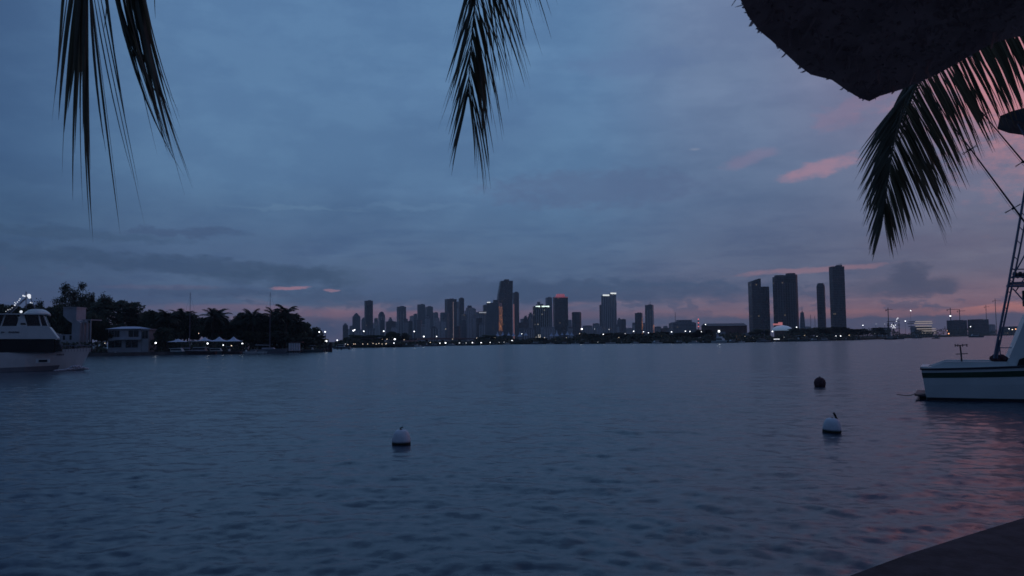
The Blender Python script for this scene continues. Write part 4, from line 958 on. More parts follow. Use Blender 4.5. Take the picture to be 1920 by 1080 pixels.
# ------------------------------------------------------------------ moored boats
def hull_secs(L,bm,fb,dr,n=9,flare=0.8,bow=1.25):
    """open-topped hull shape, stern at u=0, bow at u=L; returns loft sections"""
    S_=[]
    for i in range(n):
        f=i/(n-1); b_=bm/2*(1-max(0,(f-0.45)/0.55)**2.2)*(0.9+0.1*min(1,f*4)); b_=max(b_,0.02); z=fb*(1+(bow-1)*f**1.6); bw=b_*flare*(1-0.35*f**3)
        u=L*f; ub=L*f*(1-0.07*f)
        S_.append([(u,-b_,z),(ub,-bw,0.0),(ub*0.98,-bw*0.4,-dr),(ub*0.98,bw*0.4,-dr),(ub,bw,0.0),(u,b_,z)])
    return S_
def motorboat(x,D,Lm,label,hullm='white',cab=True,rz=0.0,group='small boats moored along the shore',fly=False,flip=False):
    t=thing('motor_boat',label,'boat',base(x,D,0),(math.pi if flip else 0)+rz,group)
    sc=Lm/8.0; fb=0.85*sc; bm=2.6*sc
    se=[[(v[0]-Lm/2,v[1],v[2]) for v in q_] for q_ in hull_secs(Lm,bm,fb,0.4*sc)]
    B=MB().loft(se); n=len(se)
    for i in range(n-1): B.add([se[i][0],se[i+1][0],se[i+1][5],se[i][5]],[(0,1,2,3)])
    B.build('hull',hullm,t,False)
    if cab:
        c0,c1=-Lm*0.18,Lm*0.2; hb=fb*1.05
        MB().profile([(c0,hb),(c1+0.6*sc,hb),(c1,hb+0.95*sc),(c0,hb+0.95*sc)],-bm*0.32,bm*0.32).build('cabin','white' if hullm!='brownhull' else 'whitewall',t)
        MB().profile([(c0+0.15*sc,hb+0.4*sc),(c1+0.25*sc,hb+0.4*sc),(c1+0.04*sc,hb+0.8*sc),(c0+0.15*sc,hb+0.8*sc)],-bm*0.335,bm*0.335).build('window_band','winglass',t)
        MB().box(((c0+c1)/2-0.2*sc,0,hb+1.0*sc),((c1-c0)*1.15,bm*0.75,0.1*sc)).build('roof','white',t)
        if fly:
            MB().profile([(c0,hb+1.06*sc),(c1*0.6,hb+1.06*sc),(c1*0.45,hb+1.6*sc),(c0,hb+1.6*sc)],-bm*0.26,bm*0.26).build('flybridge','white',t)
            MB().box((c0*0.5,0,hb+2.5*sc),((c1-c0)*0.7,bm*0.6,0.08*sc)).box((c0*0.9,0,hb+2.0*sc),(0.08*sc,bm*0.5,1.0*sc)).build('canopy','tent',t)
    else:
        MB().profile([(-0.3*sc,fb),(0.35*sc,fb),(0.15*sc,fb+0.8*sc),(-0.3*sc,fb+0.8*sc)],-0.35*sc,0.35*sc).build('console','white',t)
        MB().box((0,0,fb+1.5*sc),(1.7*sc,1.5*sc,0.08*sc)).build('roof','tent',t)
        B=MB()
        for a in (-.7,.7):
            for c in (-.6,.6): B.tube([(a*sc,c*sc,fb*0.9),(a*sc,c*sc,fb+1.5*sc)],0.03*sc,5)
        B.build('posts','steel',t)
    return t
BL=[(217,222,5.0,'white','white skiff tied before the two-storey house',False,False,False),
(331,224,7.5,'tealhull','pale boat under the single white canopy',True,False,False),
(352,226,6,'white','boat half hidden right of the single canopy',False,False,True),
(376,222,8.5,'brownhull','brown-hulled cabin boat in front of the marquee\'s left end',True,False,True),
(404,226,7,'tealhull','greenish boat in front of the marquee\'s middle',True,False,False),
(430,226,7,'brownhull','dark brown boat in front of the marquee\'s right part',False,False,True),
(462,228,5.5,'white','white open boat right of the marquee lamp',False,False,False),
(480,229,4.2,'white','small white dinghy, middle of three right of the marquee',False,False,True),
(495,230,4.6,'white','small white dinghy left of the right sailboat mast',False,False,False),
(586,244,7,'tealhull','dull green boat close to the island point',False,False,False),
(640,345,8,'greyhull','grey boat in the channel gap by the far pier',True,False,True)]
for x_,D_,L_m,hm,lab,cb,fl_,fp_ in BL: motorboat(x_,D_,L_m,lab,hm,cb,rnd.uniform(-.15,.15),fly=fl_,flip=fp_,group='small boats moored along the island')
FB=[(762,-14,9,'tealhull','greenish boat in front of the bridge\'s left piers',0),(779,-16,6,'white','white boxy boat under the bridge\'s middle',1),(800,-10,8,'greyhull','grey boat under the bridge\'s right half',0),(815,-14,6,'greyhull','small grey boat right of the bridge\'s bright lamp',1),(845,-12,6,'white','white boat right of the large shoreline lamp',1),(868,-14,7,'tealhull','boat below the slim dark tower',0),(888,-24,9,'tealhull','boat farthest out before the grey block with roof band',0),(925,-10,5,'greyhull','small boat below the green-tinged block',0),(951,-10,5,'white','small boat left of the bright lamp under the tallest downtown tower',1),(1005,-12,7,'greyhull','boat before the lit-crown tower',1),(1032,-10,5,'white','small boat right of the lit-crown tower\'s base',0),(1058,-16,6,'tealhull','boat below the gap right of the red-crowned tower',1),(1079,-12,5,'white','boat below the stubby dark block',0),(1101,-8,5,'greyhull','boat right of the stubby dark block',1),(1145,-8,6,'white','boat below the twin white-lit towers',0),(1165,-12,5,'tealhull','tiny boat right of the twin towers',0),(1191,-9,5,'white','boat below the orange-edged tower',1),(1231,-10,7,'white','boat left of the wide hall',1),(1269,-20,6,'antifoul','dark low boat out on the water before the wide hall',0),(1274,-8,6,'white','white boat behind the dark low boat',1),(1301,-9,6,'white','pale boat left of the warehouse',1),(1318,-12,5,'greyhull','low grey boat touching the warehouse\'s left end',0),
(1350,-24,8.4,'white','white flybridge cruiser with a bright masthead lamp before the warehouse',2),(1373,-14,7,'tealhull','greenish boat right of the flybridge cruiser',1),(1390,-8,5,'white','small boat at the warehouse\'s lit doorway',0),(1456,-6,5,'greyhull','small boat beneath the bright dock light bar',0),(1497,-14,12,'tealhull','long low boat moored right of the pavilion',0),(1527,-12,7,'greyhull','boat below the slim round-topped tower',1),(1545,-10,8,'greyhull','long grey boat left of the two lamps under the tallest tower',1),(1586,-12,7,'tealhull','boat below the warm lamp pair',0),(1606,-14,6,'greyhull','last boat right of the warm lamp pair',0),
(1669,-150,9,'antifoul','dark boat out before the floodlit gantry',1),(1683,-140,10,'greyhull','grey boat right of the floodlit gantry\'s foot',0),(1718,-160,10,'greyhull','low boat below the white curving decks',0),(1755,-420,6,'antifoul','dark speck of a boat left of the orange lamp',1),(1829,-600,14,'greyhull','boat below the twin-topped block',1)]
for i,(x_,dd_,L_m,hm,lab,ty) in enumerate(FB):
    b_=motorboat(x_,DF(x_)+dd_,L_m,lab,hm,ty>0,rnd.uniform(-.5,.5),fly=(ty==2),flip=bool(i%2),group='boats moored along the far shore')
    if ty==2:
        b_.rotation_euler=(0,0,-1.0); b_.scale=(1.2,1.2,1.35)
        MB().tube([(-0.5,0,3.9),(-0.5,0,4.6)],0.05,5).build('mast','steel',b_); MB().ball((-0.5,0,4.7),0.42,8,6).build('masthead_lamp','lw',b_)
def sailboat(x,ytop,D,Lm,label,hm='greyhull',rz=0.0):
    t=thing('sailboat',label,'sailboat',base(x,D,0),rz,'moored sailboats with bare masts'); sc=Lm/9
    se=[[(v[0]-Lm/2,v[1],v[2]) for v in q_] for q_ in hull_secs(Lm,2.8*sc,0.95*sc,0.5*sc)]
    B=MB().loft(se)
    for i in range(len(se)-1): B.add([se[i][0],se[i+1][0],se[i+1][5],se[i][5]],[(0,1,2,3)])
    B.build('hull',hm,t); MB().profile([(-Lm*.2,.95*sc),(Lm*.15,1.0*sc),(Lm*.1,1.4*sc),(-Lm*.2,1.4*sc)],-.7*sc,.7*sc).build('cabin','whitewall',t)
    z=zat(x,ytop,D); MB().tube([(0,0,0.6),(0,0,z)],[0.10*max(1,D/300),0.06*max(1,D/300)],7).build('mast','alu',t); MB().tube([(0,0,2.0*sc),(-Lm*.4,0,2.1*sc)],0.10,6).build('boom','whitewall',t)
    B=MB(); 
    for a in (-Lm*.48,Lm*.48): B.tube([(a,0,1.0*sc),(0,0,z*0.98)],0.012*max(1,D/300),4)
    for s_ in (-1,1): B.tube([(0,s_*1.2*sc,1.0*sc),(0,0,z*0.7)],0.012,4)
    B.build('rigging','steel',t)
sailboat(355.5,548,226,8,'sailboat with tall bare mast left of the marquee','greyhull',0.2)
sailboat(506,548,231,10.5,'sailboat with tall bare mast left of the tallest palm','greyhull',0.05)
sailboat(1433,590,452,9,'pale sailboat with thin mast between warehouse and pavilion','greyhull',0.3)
sailboat(1521,590,620,8,'faint sailboat mast right of the small pointed tower','greyhull',0.3)
sailboat(1529,592,640,8,'second faint sailboat mast, beside the slim round-topped tower','greyhull',0.3)

# ------------------------------------------------------------------ big yacht, left
YD=95; YR=R(27.0); yo=base(0,YD,0)
yt=thing('motor_yacht','large white motor yacht under way with light-strung rig, cut by the left edge','yacht',yo,YR)
ud=Vector((math.cos(YR),math.sin(YR),0)); nv=Vector((-math.sin(YR),math.cos(YR),0))
def Y2(x_,y_,v=0.3):
    d=ray(x_,y_); o=yo+nv*v; k=(o-CAM).dot(nv)/d.dot(nv); p=CAM+d*k; return ((p-yo).dot(ud),p.z)
BW=6.2
bowu=Y2(171,657,BW/2)[0]
se=[]
for i in range(22):
    f=i/21; u=-20+(bowu+20)*f; wv_=BW/2*(1-max(0,(f-0.45)/0.55)**2.4); wv_=max(wv_,0.03); zs=2.2+0.55*max(0,(f-0.5)/0.5)**1.5; rk=max(0,(f-0.75)/0.25)
    cv=BW/2
    ub=u-rk*1.5; bw=wv_*(0.92-0.5*rk)
    se.append([(u,cv-wv_,zs),(u-rk*0.4,cv-wv_*(1-0.1*rk)*0.985,zs-0.85),(ub,cv-bw,-0.1),(ub,cv-bw*0.4,-1.0),(ub,cv+bw*0.4,-1.0),(ub,cv+bw,-0.1),(u-rk*0.4,cv+wv_*0.985,zs-0.85),(u,cv+wv_,zs)])
B=MB().loft(se)
for a,b_ in zip(se,se[1:]): B.add([a[0],b_[0],b_[7],a[7]],[(0,1,2,3)])
B.build('hull','white',yt)
def yprof(pts,v0,v1,name,m_,label=None): return MB().profile([Y2(*p) for p in pts],v0,v1).build(name,m_,yt,label=label)
# grey band sheet over the lower hull, proud of it
bs=[]
for a in se[:-2]: bs.append([(a[1][0]*0.5+a[2][0]*0.5,a[1][1]*0.55+a[2][1]*0.45-0.05,(a[1][2]+a[2][2])/2-0.18),(a[2][0],a[2][1]-0.06,-0.15)])
B=MB()
for a,b_ in zip(bs,bs[1:]): B.add([a[0],b_[0],b_[1],a[1]],[(0,1,2,3)])
B.build('lower_hull_band','greyhull',yt)
yprof([(-330,661),(-330,636),(101,636),(103,661)],0.5,BW-0.5,'main_deck_band','darkopen')  # flat near-black band along the main deck
yprof([(103.5,659),(102,637),(109,637),(116,659)],1.2,BW-1.2,'bow_windscreen','winglass')
yprof([(-330,635.5),(-330,613),(88,611),(92,612.5),(98,620),(108,633.5),(107,635.5)],0.25,BW-0.25,'upper_deck','white')
yprof([(-330,612.5),(-330,589),(30,589),(37,612.5)],0.9,BW-0.9,'saloon_glass','winglass')
yprof([(30,612.2),(37,590),(45,590),(51,612.2)],0.55,BW-0.55,'arch','white')
yprof([(38.5,608.5),(38.5,605.5),(47.5,605.5),(48,608.5)],0.45,0.54,'vent','darkopen')
yprof([(51.5,611.5),(46,590),(81,590),(91,611.5)],0.85,BW-0.85,'pilothouse_glass','winglass')
for (a,b_) in (((72,591),(77,611.5)),((-20,589),(-28,612)),((9,589),(1,612)),((81,590),(90,611.5))):
    u0,z0=Y2(*a); u1,z1=Y2(*b_); MB().tube([(u0,0.8,z0),(u1,0.8,z1)],0.09,6).build('window_post','white',yt)
u0,z0=Y2(66,589)
secs=[]
B=MB()
for r_,z_ in ((1.0,0.0),(1.0,0.14),(0.8,0.36),(0.55,0.6),(0.3,0.72),(0.05,0.75)):
    pass
B.lathe([(1.0,0.0),(1.0,0.10),(0.86,0.34),(0.62,0.60),(0.42,0.70),(0.05,0.72)],(0,0,0),24)
B.v=[(u0+v[0]*1.5+ (0.0),BW/2+v[1]*2.1,z0+v[2]) for v in B.v]; B.build('pilothouse_roof','white',yt,True)
yprof([(-330,588),(-330,586.5),(90,588),(90,590)],0.3,BW-0.3,'roof_overhang','white')
L_=MB(); B=MB()
def yl(p,r_,v=2.0):
    u,z=Y2(*p); L_.ball((u,v,z),r_*0.85,8,5)
for a,b_ in (((4,590),(52,552)),((52,552),(64,579)),((12,590),(48,556)),((46,577),(46,545))):
    u0,z0=Y2(*a); u1,z1=Y2(*b_); B.tube([(u0,2.4,z0),(u1,2.4,z1)],0.06,6)
B.build('rig','alu',yt)
for p,r_ in (((52,553),.26),((53,556),.2),((41,553),.11),((44,554),.09),((35,559),.08),((33,562),.07),((30,565),.07),((25,566),.07),((25,571),.10),((27,568),.06),((55,566),.08),((58,567),.06),((20,576),.05),((12,580),.06),((8,583),.05),((37,583.5),.19),((16,579),.05)): yl(p,r_)
L_.build('rig_light',lampmat('rig_bulbs',(0.9,0.94,1.0),0.8),yt)
# faint lettering blocks on upper deck and bow (unreadable in the photograph)
rg=random.Random(5)
for x0,x1,y_,h_ in ((2,8,623,2.5),(16,35,622.5,3.2),(106,119,665,3.0)):
    B=MB(); a=x0
    while a<x1:
        wd=rg.uniform(0.8,1.9); u0,z0=Y2(a,y_+h_/2); u1,z1=Y2(a+wd,y_-h_/2*rg.uniform(0.3,1)); vv=0.2 if x1<50 else BW/2-BW/2*(1-max(0,((u0+20)/(bowu+20)-0.45)/0.55)**2.4)-0.06
        B.box(((u0+u1)/2,vv,(z0+z1)/2),(abs(u1-u0),0.03,abs(z1-z0))); a+=wd+0.7
    B.build('lettering','letter',yt)
u0,z0=Y2(81,676.5); MB().box((u0,0.0,z0),(0.9,0.12,0.28)).build('porthole','winglass',yt); MB().box((u0,0.03,z0),(1.5,0.1,0.45)).build('porthole_frame','white',yt)
# rail
B=MB(); 
for i in range(14):
    u=Y2(104,655)[0]+i*0.33; B.tube([(u,1.6+i*0.08,2.3),(u,1.6+i*0.08,3.05)],0.02,4)
B.tube([(Y2(104,655)[0],1.6,3.05),(Y2(104,655)[0]+13*0.33,2.64,3.05)],0.025,4); B.build('bow_rail','alu',yt)
# bow wave foam
B=MB(); rg=random.Random(3); fo=base(150,YD-1.6,0)
for i in range(420):
    f=rg.random(); u=Y2(104,690)[0]+f*(Y2(166,690)[0]-Y2(104,690)[0]); h_=0.55*math.exp(-((f-0.62)/0.25)**2)*rg.random()
    p=yo+ud*u+nv*(BW/2-BW/2*(0.95-0.85*f)-0.2-rg.random()*1.0)+Vector((0,0,0.08+h_)); B.ball(p,rg.uniform(0.05,0.16),5,3,0.5)
o=B.build('bow_wave','foam'); o['kind']='stuff'; o['label']='white foam of the bow wave thrown up by the yacht'

# ------------------------------------------------------------------ sport fishing boat, right
BD=39.0; BR=R(-29); bo=base(1728,BD,0)
bt=thing('sport_fishing_boat','white sport fishing boat with green stripe and tall tower, cut by the right edge','boat',bo,BR)
bud=Vector((math.cos(BR),math.sin(BR),0)); bnv=Vector((-math.sin(BR),math.cos(BR),0))
def B2(x_,y_,v=0.0):
    d=ray(x_,y_); o=bo+bnv*v; k=(o-CAM).dot(bnv)/d.dot(bnv); p=CAM+d*k; return ((p-bo).dot(bud),p.z)
BM=4.2
u_st,z_st=B2(1727,691); ub_st,zb_st=B2(1738,748)
def bhull(zt0,zt1,zb0,zb1,off,u_a,u_b,n=16):
    """side strip between two heights, following the hull flare"""
    out=[]
    for i in range(n):
        f=i/(n-1); u=u_a+(u_b-u_a)*f; out.append((u,f))
    return out
se=[]; LB=13.5
for i in range(20):
    f=i/19; u=u_st+LB*f; b_=BM/2*(1-max(0,(f-0.5)/0.5)**2.2); b_=max(b_,0.03); zs=z_st+0.9*f**1.5; sh=(1-f)**6*(ub_st-u_st); 
    rk=max(0,(f-0.7)/0.3)*1.6; bl=b_*0.9*(1-0.3*f*f); c=BM/2
    se.append([(u,c-b_,zs),(u+sh*0.5-rk*0.5,c-b_*0.96,zs*0.5),(u+sh-rk,c-bl,0.0),(u+sh-rk,c-bl*0.5,-0.7),(u+sh-rk,c+bl*0.5,-0.7),(u+sh-rk,c+bl,0.0),(u+sh*0.5-rk*0.5,c+b_*0.96,zs*0.5),(u,c+b_,zs)])
B=MB().loft(se)
for a,b_ in zip(se,se[1:]): B.add([a[0],b_[0],b_[7],a[7]],[(0,1,2,3)])
B.build('hull','white',bt)
def strip(name,m_,fa,fb,off):
    B=MB(); P=[]
    for a in se:
        t0=Vector(a[0]); t1=Vector(a[1]); t2=Vector(a[2])
        def pt(f):
            return t0.lerp(t1,f*2) if f<0.5 else t1.lerp(t2,f*2-1)
        P.append((pt(fa)+Vector((0,-off,0)),pt(fb)+Vector((0,-off,0))))
    for a,b_ in zip(P,P[1:]): B.add([a[0],b_[0],b_[1],a[1]],[(0,1,2,3)])
    # wrap the transom
    a=P[0]; w_=Vector((0,BM+2*off,0)); B.add([a[0]+Vector((-off,0,0)),a[1]+Vector((-off,0,0)),a[1]+w_+Vector((-off,0,0)),a[0]+w_+Vector((-off,0,0))],[(0,1,2,3)])
    return B.build(name,m_,bt)
strip('green_stripe','greenstripe',0.13,0.29,0.012); strip('waterline_paint','antifoul',0.90,1.0,0.004)
B=MB()
B.tube([Vector(a[0])+Vector((0,-0.03,-0.03)) for a in se],0.05,6); B.tube([Vector(se[0][0])+Vector((0,0,-0.03)),Vector(se[0][7])+Vector((0,0,-0.03))],0.05,6); B.build('rub_rail','rubrail',bt)
# cockpit coaming
u0,z0=B2(1766,678,0.35); u1,z1=B2(1888,680,0.35)
zt=z_st; 
MB().profile([(u_st+0.15,zt-0.02),(u0,z0-0.05),(u0+0.1,z0),(u1,z0),(u1,zt-0.02)],0.3,0.62).profile([(u_st+0.15,zt-0.02),(u0,z0-0.05),(u0+0.1,z0),(u1,z0),(u1,zt-0.02)],BM-0.62,BM-0.3).build('coaming','white',bt)
MB().box((u_st+0.12,BM/2,zt+0.02),(0.35,BM-0.7,0.12)).build('transom_cap','white',bt)
# superstructure
pts=[B2(*p,0.5) for p in ((1882,689),(1888,680),(1904,644),(1920,604),(1928,586))]
uE=pts[-1][0]+5
MB().profile([pts[0],pts[1],pts[2],pts[3],pts[4],(uE,pts[4][1]),(uE,zt)],0.45,BM-0.45).build('deckhouse','white',bt)
pts=[B2(*p,0.42) for p in ((1904,694),(1911,674),(1922,670),(1960,668),(1960,694))]
MB().profile(pts,0.38,0.44).build('side_door_opening','darkopen',bt)
# underwater/exhaust and swim platform
pa=[B2(*p) for p in ((1714,735),(1737,741))]
MB().profile([(pa[0][0]-0.0,pa[1][1]+0.02),(pa[1][0]+0.25,pa[1][1]-0.04),(pa[1][0]+0.25,pa[1][1]-0.12),(pa[0][0],pa[1][1]-0.06)],0.3,BM-0.3).build('swim_platform','rubrail',bt)
B=MB(); u0,z0=B2(1730,754); 
for vv in (0.6,BM-0.9): B.tube([(u0-0.15,vv,0.12),(u0+0.5,vv,0.15)],0.17,10)
B.build('exhaust','antifoul',bt)
# rod holder pedestal in the cockpit
def bp(x_,y_,v): 
    u,z=B2(x_,y_,v); return Vector((u,v,z))
B=MB(); v=1.3; B.tube([bp(1804,690,v),bp(1802,663,v),bp(1800,647,v)],[0.045,0.035,0.035],8)
B.tube([bp(1790,648,v),bp(1814,646.5,v)],0.022,6); B.tube([bp(1792,664,v),bp(1815,663,v)],0.022,6)
for x_ in (1791,1796,1805,1813): B.tube([bp(x_,650,v-0.02),bp(x_,645,v-0.02)],0.026,6)
B.build('rod_holder','rubrail',bt)
# rolled maroon canvas by the tower foot
B=MB(); rg=random.Random(8)
for (x_,y_,r_) in ((1862,672,.16),(1867,669,.17),(1872,674,.18),(1878,670,.17),(1883,673,.17),(1870,679,.15),(1880,679,.14)):
    p=bp(x_,y_,0.9); B.ball(p,r_,10,7,0.9)
B.build('rolled_canvas','maroon',bt,True)
B=MB()
B.tube([bp(1873,637,.8),bp(1876,668,.8)],0.03,6); B.tube([bp(1872,652,.8),bp(1897,652,.8)],0.022,6); B.tube([bp(1868,669,.8),bp(1873,637,.8)],0.022,6); B.build('hand_rail','alu',bt)
# tower legs (near side and far side), rungs, platform, canopy
def leg(v,dxp=0.0,name='tower_leg'):
    B=MB(); 
    P0=bp(1864+dxp,672,v); P1=bp(1886+dxp,560,v); P2=bp(1903+dxp,466,v); P3=bp(1922+dxp,356,v); P4=bp(1940+dxp,240,v)
    B.tube([P0,P1,P2,P3,P4],0.055,7)
    Q0=bp(1869+dxp,672,v); Q1=bp(1892+dxp,562,v); Q2=bp(1911+dxp,474,v); Q3=bp(1932+dxp,366,v); Q4=bp(1950+dxp,250,v)
    B.tube([Q0,Q1,Q2,Q3,Q4],0.04,7)
    Pn=[P0,P1,P2,P3,P4]; Qn=[Q0,Q1,Q2,Q3,Q4]
    for a in range(4):
        for f in (0.15,0.38,0.62,0.85): B.tube([Pn[a].lerp(Pn[a+1],f),Qn[a].lerp(Qn[a+1],f)],0.02,5)
    B.build(name,'alu',bt); return Pn
n1=leg(0.6); n2=leg(BM-0.6,0)
B=MB()
for f,a in ((0.35,1),(0.75,1),(0.3,2),(0.8,2)):
    B.tube([n1[a].lerp(n1[a+1],f),n2[a].lerp(n2[a+1],f)],0.035,6)
B.tube([bp(1890,537,.6),bp(1960,536,.6)],0.05,6); B.tube([bp(1893,520,.6),bp(1960,519,.6)],0.03,6); B.tube([bp(1896,505,.6),bp(1960,504,.6)],0.03,6)
B.tube([bp(1899,541,.6),bp(1925,570,.6)],0.035,6); B.tube([bp(1926,470,.6),bp(1897,522,.6)],0.035,6); B.tube([bp(1950,480,.6),bp(1905,545,2.6)],0.03,6)
B.build('tower_brace','alu',bt)
u0,z0=B2(1893,530,0.6); MB().box((u0+1.5,BM/2,z0-0.02),(3.0,BM-1.3,0.1)).build('tower_platform','alu',bt)
B=MB()
for i in range(7): 
    c=bp(1903+i*5,514+(i%2)*3,0.7); B.ball(c,0.11,6,4,1.2)
B.build('rolled_side_curtain','rubrail',bt)
u0,z0=B2(1915,560,1.5); MB().box((u0+0.25,1.5,z0),(0.4,0.5,0.75)).build('speaker_box','rubrail',bt)
# top canopy
P=[B2(x_,y_,1.2) for x_,y_ in ((1874,222),(1896,213),(1935,203),(1990,200),(1990,238),(1935,235),(1897,230))]
MB().profile(P,0.7,BM-0.7).build('top_canopy','rubrail',bt)
B=MB()
for vv in (0.9,BM-0.9): B.tube([bp(1909,232,vv),bp(1934,280,vv)],0.04,6)
B.build('canopy_strut','alu',bt)
# outriggers with spreaders
def outrig(a,b_,stars,v,name='outrigger'):
    B=MB(); A0=bp(*a,v); B0=bp(*b_,v); B.tube([A0,B0],[0.022,0.045],7)
    for (x_,y_) in stars:
        c=bp(x_,y_,v); d=(B0-A0).normalized(); s1=d.orthogonal().normalized(); s2=d.cross(s1)
        for k_ in range(3):
            an=k_*math.pi/3+0.3; w_=(s1*math.cos(an)+s2*math.sin(an))*0.42; B.tube([c-w_,c+w_],0.014,5)
        B.ball(c,0.06,6,4)
    B.tube([A0+Vector((0,0.4,0)),bp(*stars[-1],v)+Vector((0,0.4,0)),B0],0.007,4)
    B.build(name,'rubrail',bt)
outrig((1735,165),(1924,420),((1818,281),(1899,391)),0.4)
outrig((1790,150),(1960,352),((1843,217),(1917,304)),BM-0.4)
# mooring line from the stern
B=MB(); pts=[bp(1716,738,0.2),bp(1700,742,-0.6),bp(1682,739.5,-1.4)]
B.tube([pts[0],pts[0].lerp(pts[1],.5)+Vector((0,0,-.03)),pts[1],pts[2]],0.018,5); B.build('mooring_line','rope',bt)

# ------------------------------------------------------------------ buoys
def buoy(x,y,D,r,lab,rope,tilt=0.0):
    b0=base(x,D,0.0); t=thing('mooring_buoy',lab,'buoy',b0,0.3,'white mooring buoys on the water'); t.rotation_euler=(tilt,tilt*.5,.4)
    MB().lathe([(r*0.99,r*0.24),(r*1.0,r*0.42),(r*0.93,r*0.85),(r*0.80,r*1.2),(r*0.64,r*1.45),(r*0.45,r*1.55),(r*0.1,r*1.58)],(0,0,0),28).build('cap','buoywhite',t,True)
    MB().lathe([(r*0.7,-r*0.8),(r*0.98,-r*0.3),(r*1.02,r*0.1),(r*1.0,r*0.24)],(0,0,0),28).build('weedy_base','buoydark',t,True)
    B=MB(); B.tube([(rope[0][0]*r,0,rope[0][1]*r)]+[(a*r,0,b_*r) for a,b_ in rope[1:]],0.035 if len(rope)>3 else 0.02,6); B.build('pickup_line','rope',t)
    MB().tube([(0,0,r*1.52),(0.0,0,r*1.66)],0.03,8).build('eye','rope',t)
    return t
buoy(752,838,24.9,0.285,'white mooring buoy floating alone left of centre',((-.15,1.5),(-.12,1.75),(.2,1.85)))
buoy(1553,819,26.8,0.295,'white mooring buoy with upright dark line, nearest the sport boat',((.75,.9),(.7,1.4),(.45,1.8),(.2,2.15)),0.06)
b0=base(1534,50.5,0); o=MB().lathe([(0.05,-0.3),(0.26,-0.2),(0.345,0.1),(0.36,0.28),(0.30,0.46),(0.16,0.58),(0.02,0.61)],(0,0,0),24)
t=thing('ball_buoy','dark round buoy farther out beyond the right white buoy','buoy',b0); o.build('float','maroon',t,True); MB().tube([(0,0,.59),(0,0,.65)],0.05,8).build('eye','rope',t)

# ------------------------------------------------------------------ thatched roof corner overhead
def P3(x,y,z):   # point on the ray at world height z
    d=ray(x,y); k=(z-CAMZ)/d.z; return CAM+d*k
ZC=CAMZ+0.62
C0=P3(1628,176,ZC); E1=P3(1372,-30,ZC+0.06); E2=P3(1925,62,ZC+0.10)
dl=(E1-C0); dl.z=0; dl.normalize(); dr_=(E2-C0); dr_.z=0; dr_.normalize()
FarL=C0+dl*3.6+Vector((0,0,0.1)); FarR=C0+dr_*3.2+Vector((0,0,0.25)); inn=(dl+dr_).normalized()
Apex=C0+inn*2.6+Vector((0,0,1.3)); Back=C0+dl*3.3+dr_*3.0
th=thing('thatched_roof','dark thatched hut roof corner overhanging the top right','roof',(C0.x,C0.y,0))
loc0=Vector((C0.x,C0.y,0))
B=MB()
# underside and top shells following the traced eave
eave=[P3(x_,y_,ZC+0.05*abs(x_-1628)/250) for x_,y_ in ((1300,-130),(1352,-70),(1386,-6),(1402,30),(1424,58),(1446,76),(1470,98),(1496,122),(1520,140),(1560,150),(1588,170),(1612,184))]
eave2=[P3(x_,y_,ZC+0.001+0.13*(x_-1628)/300) for x_,y_ in ((1650,180),(1690,168),(1730,152),(1775,130),(1820,104),(1860,82),(1900,70),(1935,66),(2000,70))]
rim=[Vector(FarL)]+eave+[P3(1630,190,ZC)]+eave2+[Vector(FarR)]
rim=[Vector(p)-loc0 for p in rim]; ap=Apex-loc0; bk=Back-loc0+Vector((0,0,0.3))
n=len(rim); under=[p+Vector((0,0,0.0)) for p in rim]; up_=[p+Vector((0,0,0.16)) for p in rim]
vs=under+up_+[ap+Vector((0,0,-0.1)),ap+Vector((0,0,0.25)),bk,bk+Vector((0,0,.16))]
fs=[]
for i in range(n-1):
    fs.append((i+1,i,2*n)); fs.append((n+i,n+i+1,2*n+1)); fs.append((i,i+1,n+i+1,n+i))
fs+= [(0,2*n+2,2*n),(2*n+2,n-1,2*n),(n,2*n+1,2*n+3),(2*n+3,2*n+1,2*n-1),(0,n,2*n+3,2*n+2),(2*n+2,2*n+3,2*n-1,n-1)]
B.add(vs,fs); B.build('thatch','thatch',th)
# shaggy fringe of short straws along the eave
B=MB(); rg=random.Random(21)
for i in range(1,n-2):
    a,b_=rim[i],rim[i+1]; L_n=(b_-a).length; cnt=int(L_n/0.0035)
    for j in range(cnt):
        p=a.lerp(b_,rg.random()); ins=(ap-p); ins.z=0; ins.normalize(); p=p+ins*rg.uniform(0.0,0.10)+Vector((0,0,rg.uniform(-0.005,0.12)))
        ln_=rg.uniform(0.002,0.007); d=Vector((rg.gauss(0,.35),rg.gauss(0,.35),-1)).normalized()-ins*0.35; q1=p+d*ln_; sd_=Vector((rg.gauss(0,1),rg.gauss(0,1),0)).normalized()*0.0045
        B.add([p-sd_-d*0.03,p+sd_-d*0.03,q1+sd_*0.5,q1-sd_*0.5],[(0,1,2,3)])
for j in range(11000): # straw ends hanging all over the underside
    i=rg.randrange(1,n-2); e=rim[i].lerp(rim[i+1],rg.random()); f=rg.random()**1.3*0.93; p=e.lerp(ap+Vector((0,0,-0.1)),f)+Vector((0,0,0.02)); an=rg.gauss(0.0,0.7)
    sd_=Vector((math.cos(an),math.sin(an),0))*rg.uniform(.004,.009); q1=p+Vector((rg.gauss(0,.012),rg.gauss(0,.012),-0.016-rg.uniform(.005,.05)*min(1,f*4))); B.add([p-sd_,p+sd_,q1+sd_*.5,q1-sd_*.5],[(0,1,2,3)])
B.build('straw_fringe','straw',th)
# rafters and the post that carries it (out of the picture to the right)
B=MB(); pc=C0+inn*1.75; 
MB().tube([Vector((pc.x,pc.y,ez))-loc0,Vector((pc.x,pc.y,C0.z+0.72))-loc0],0.06,10).build('post','bark',th)

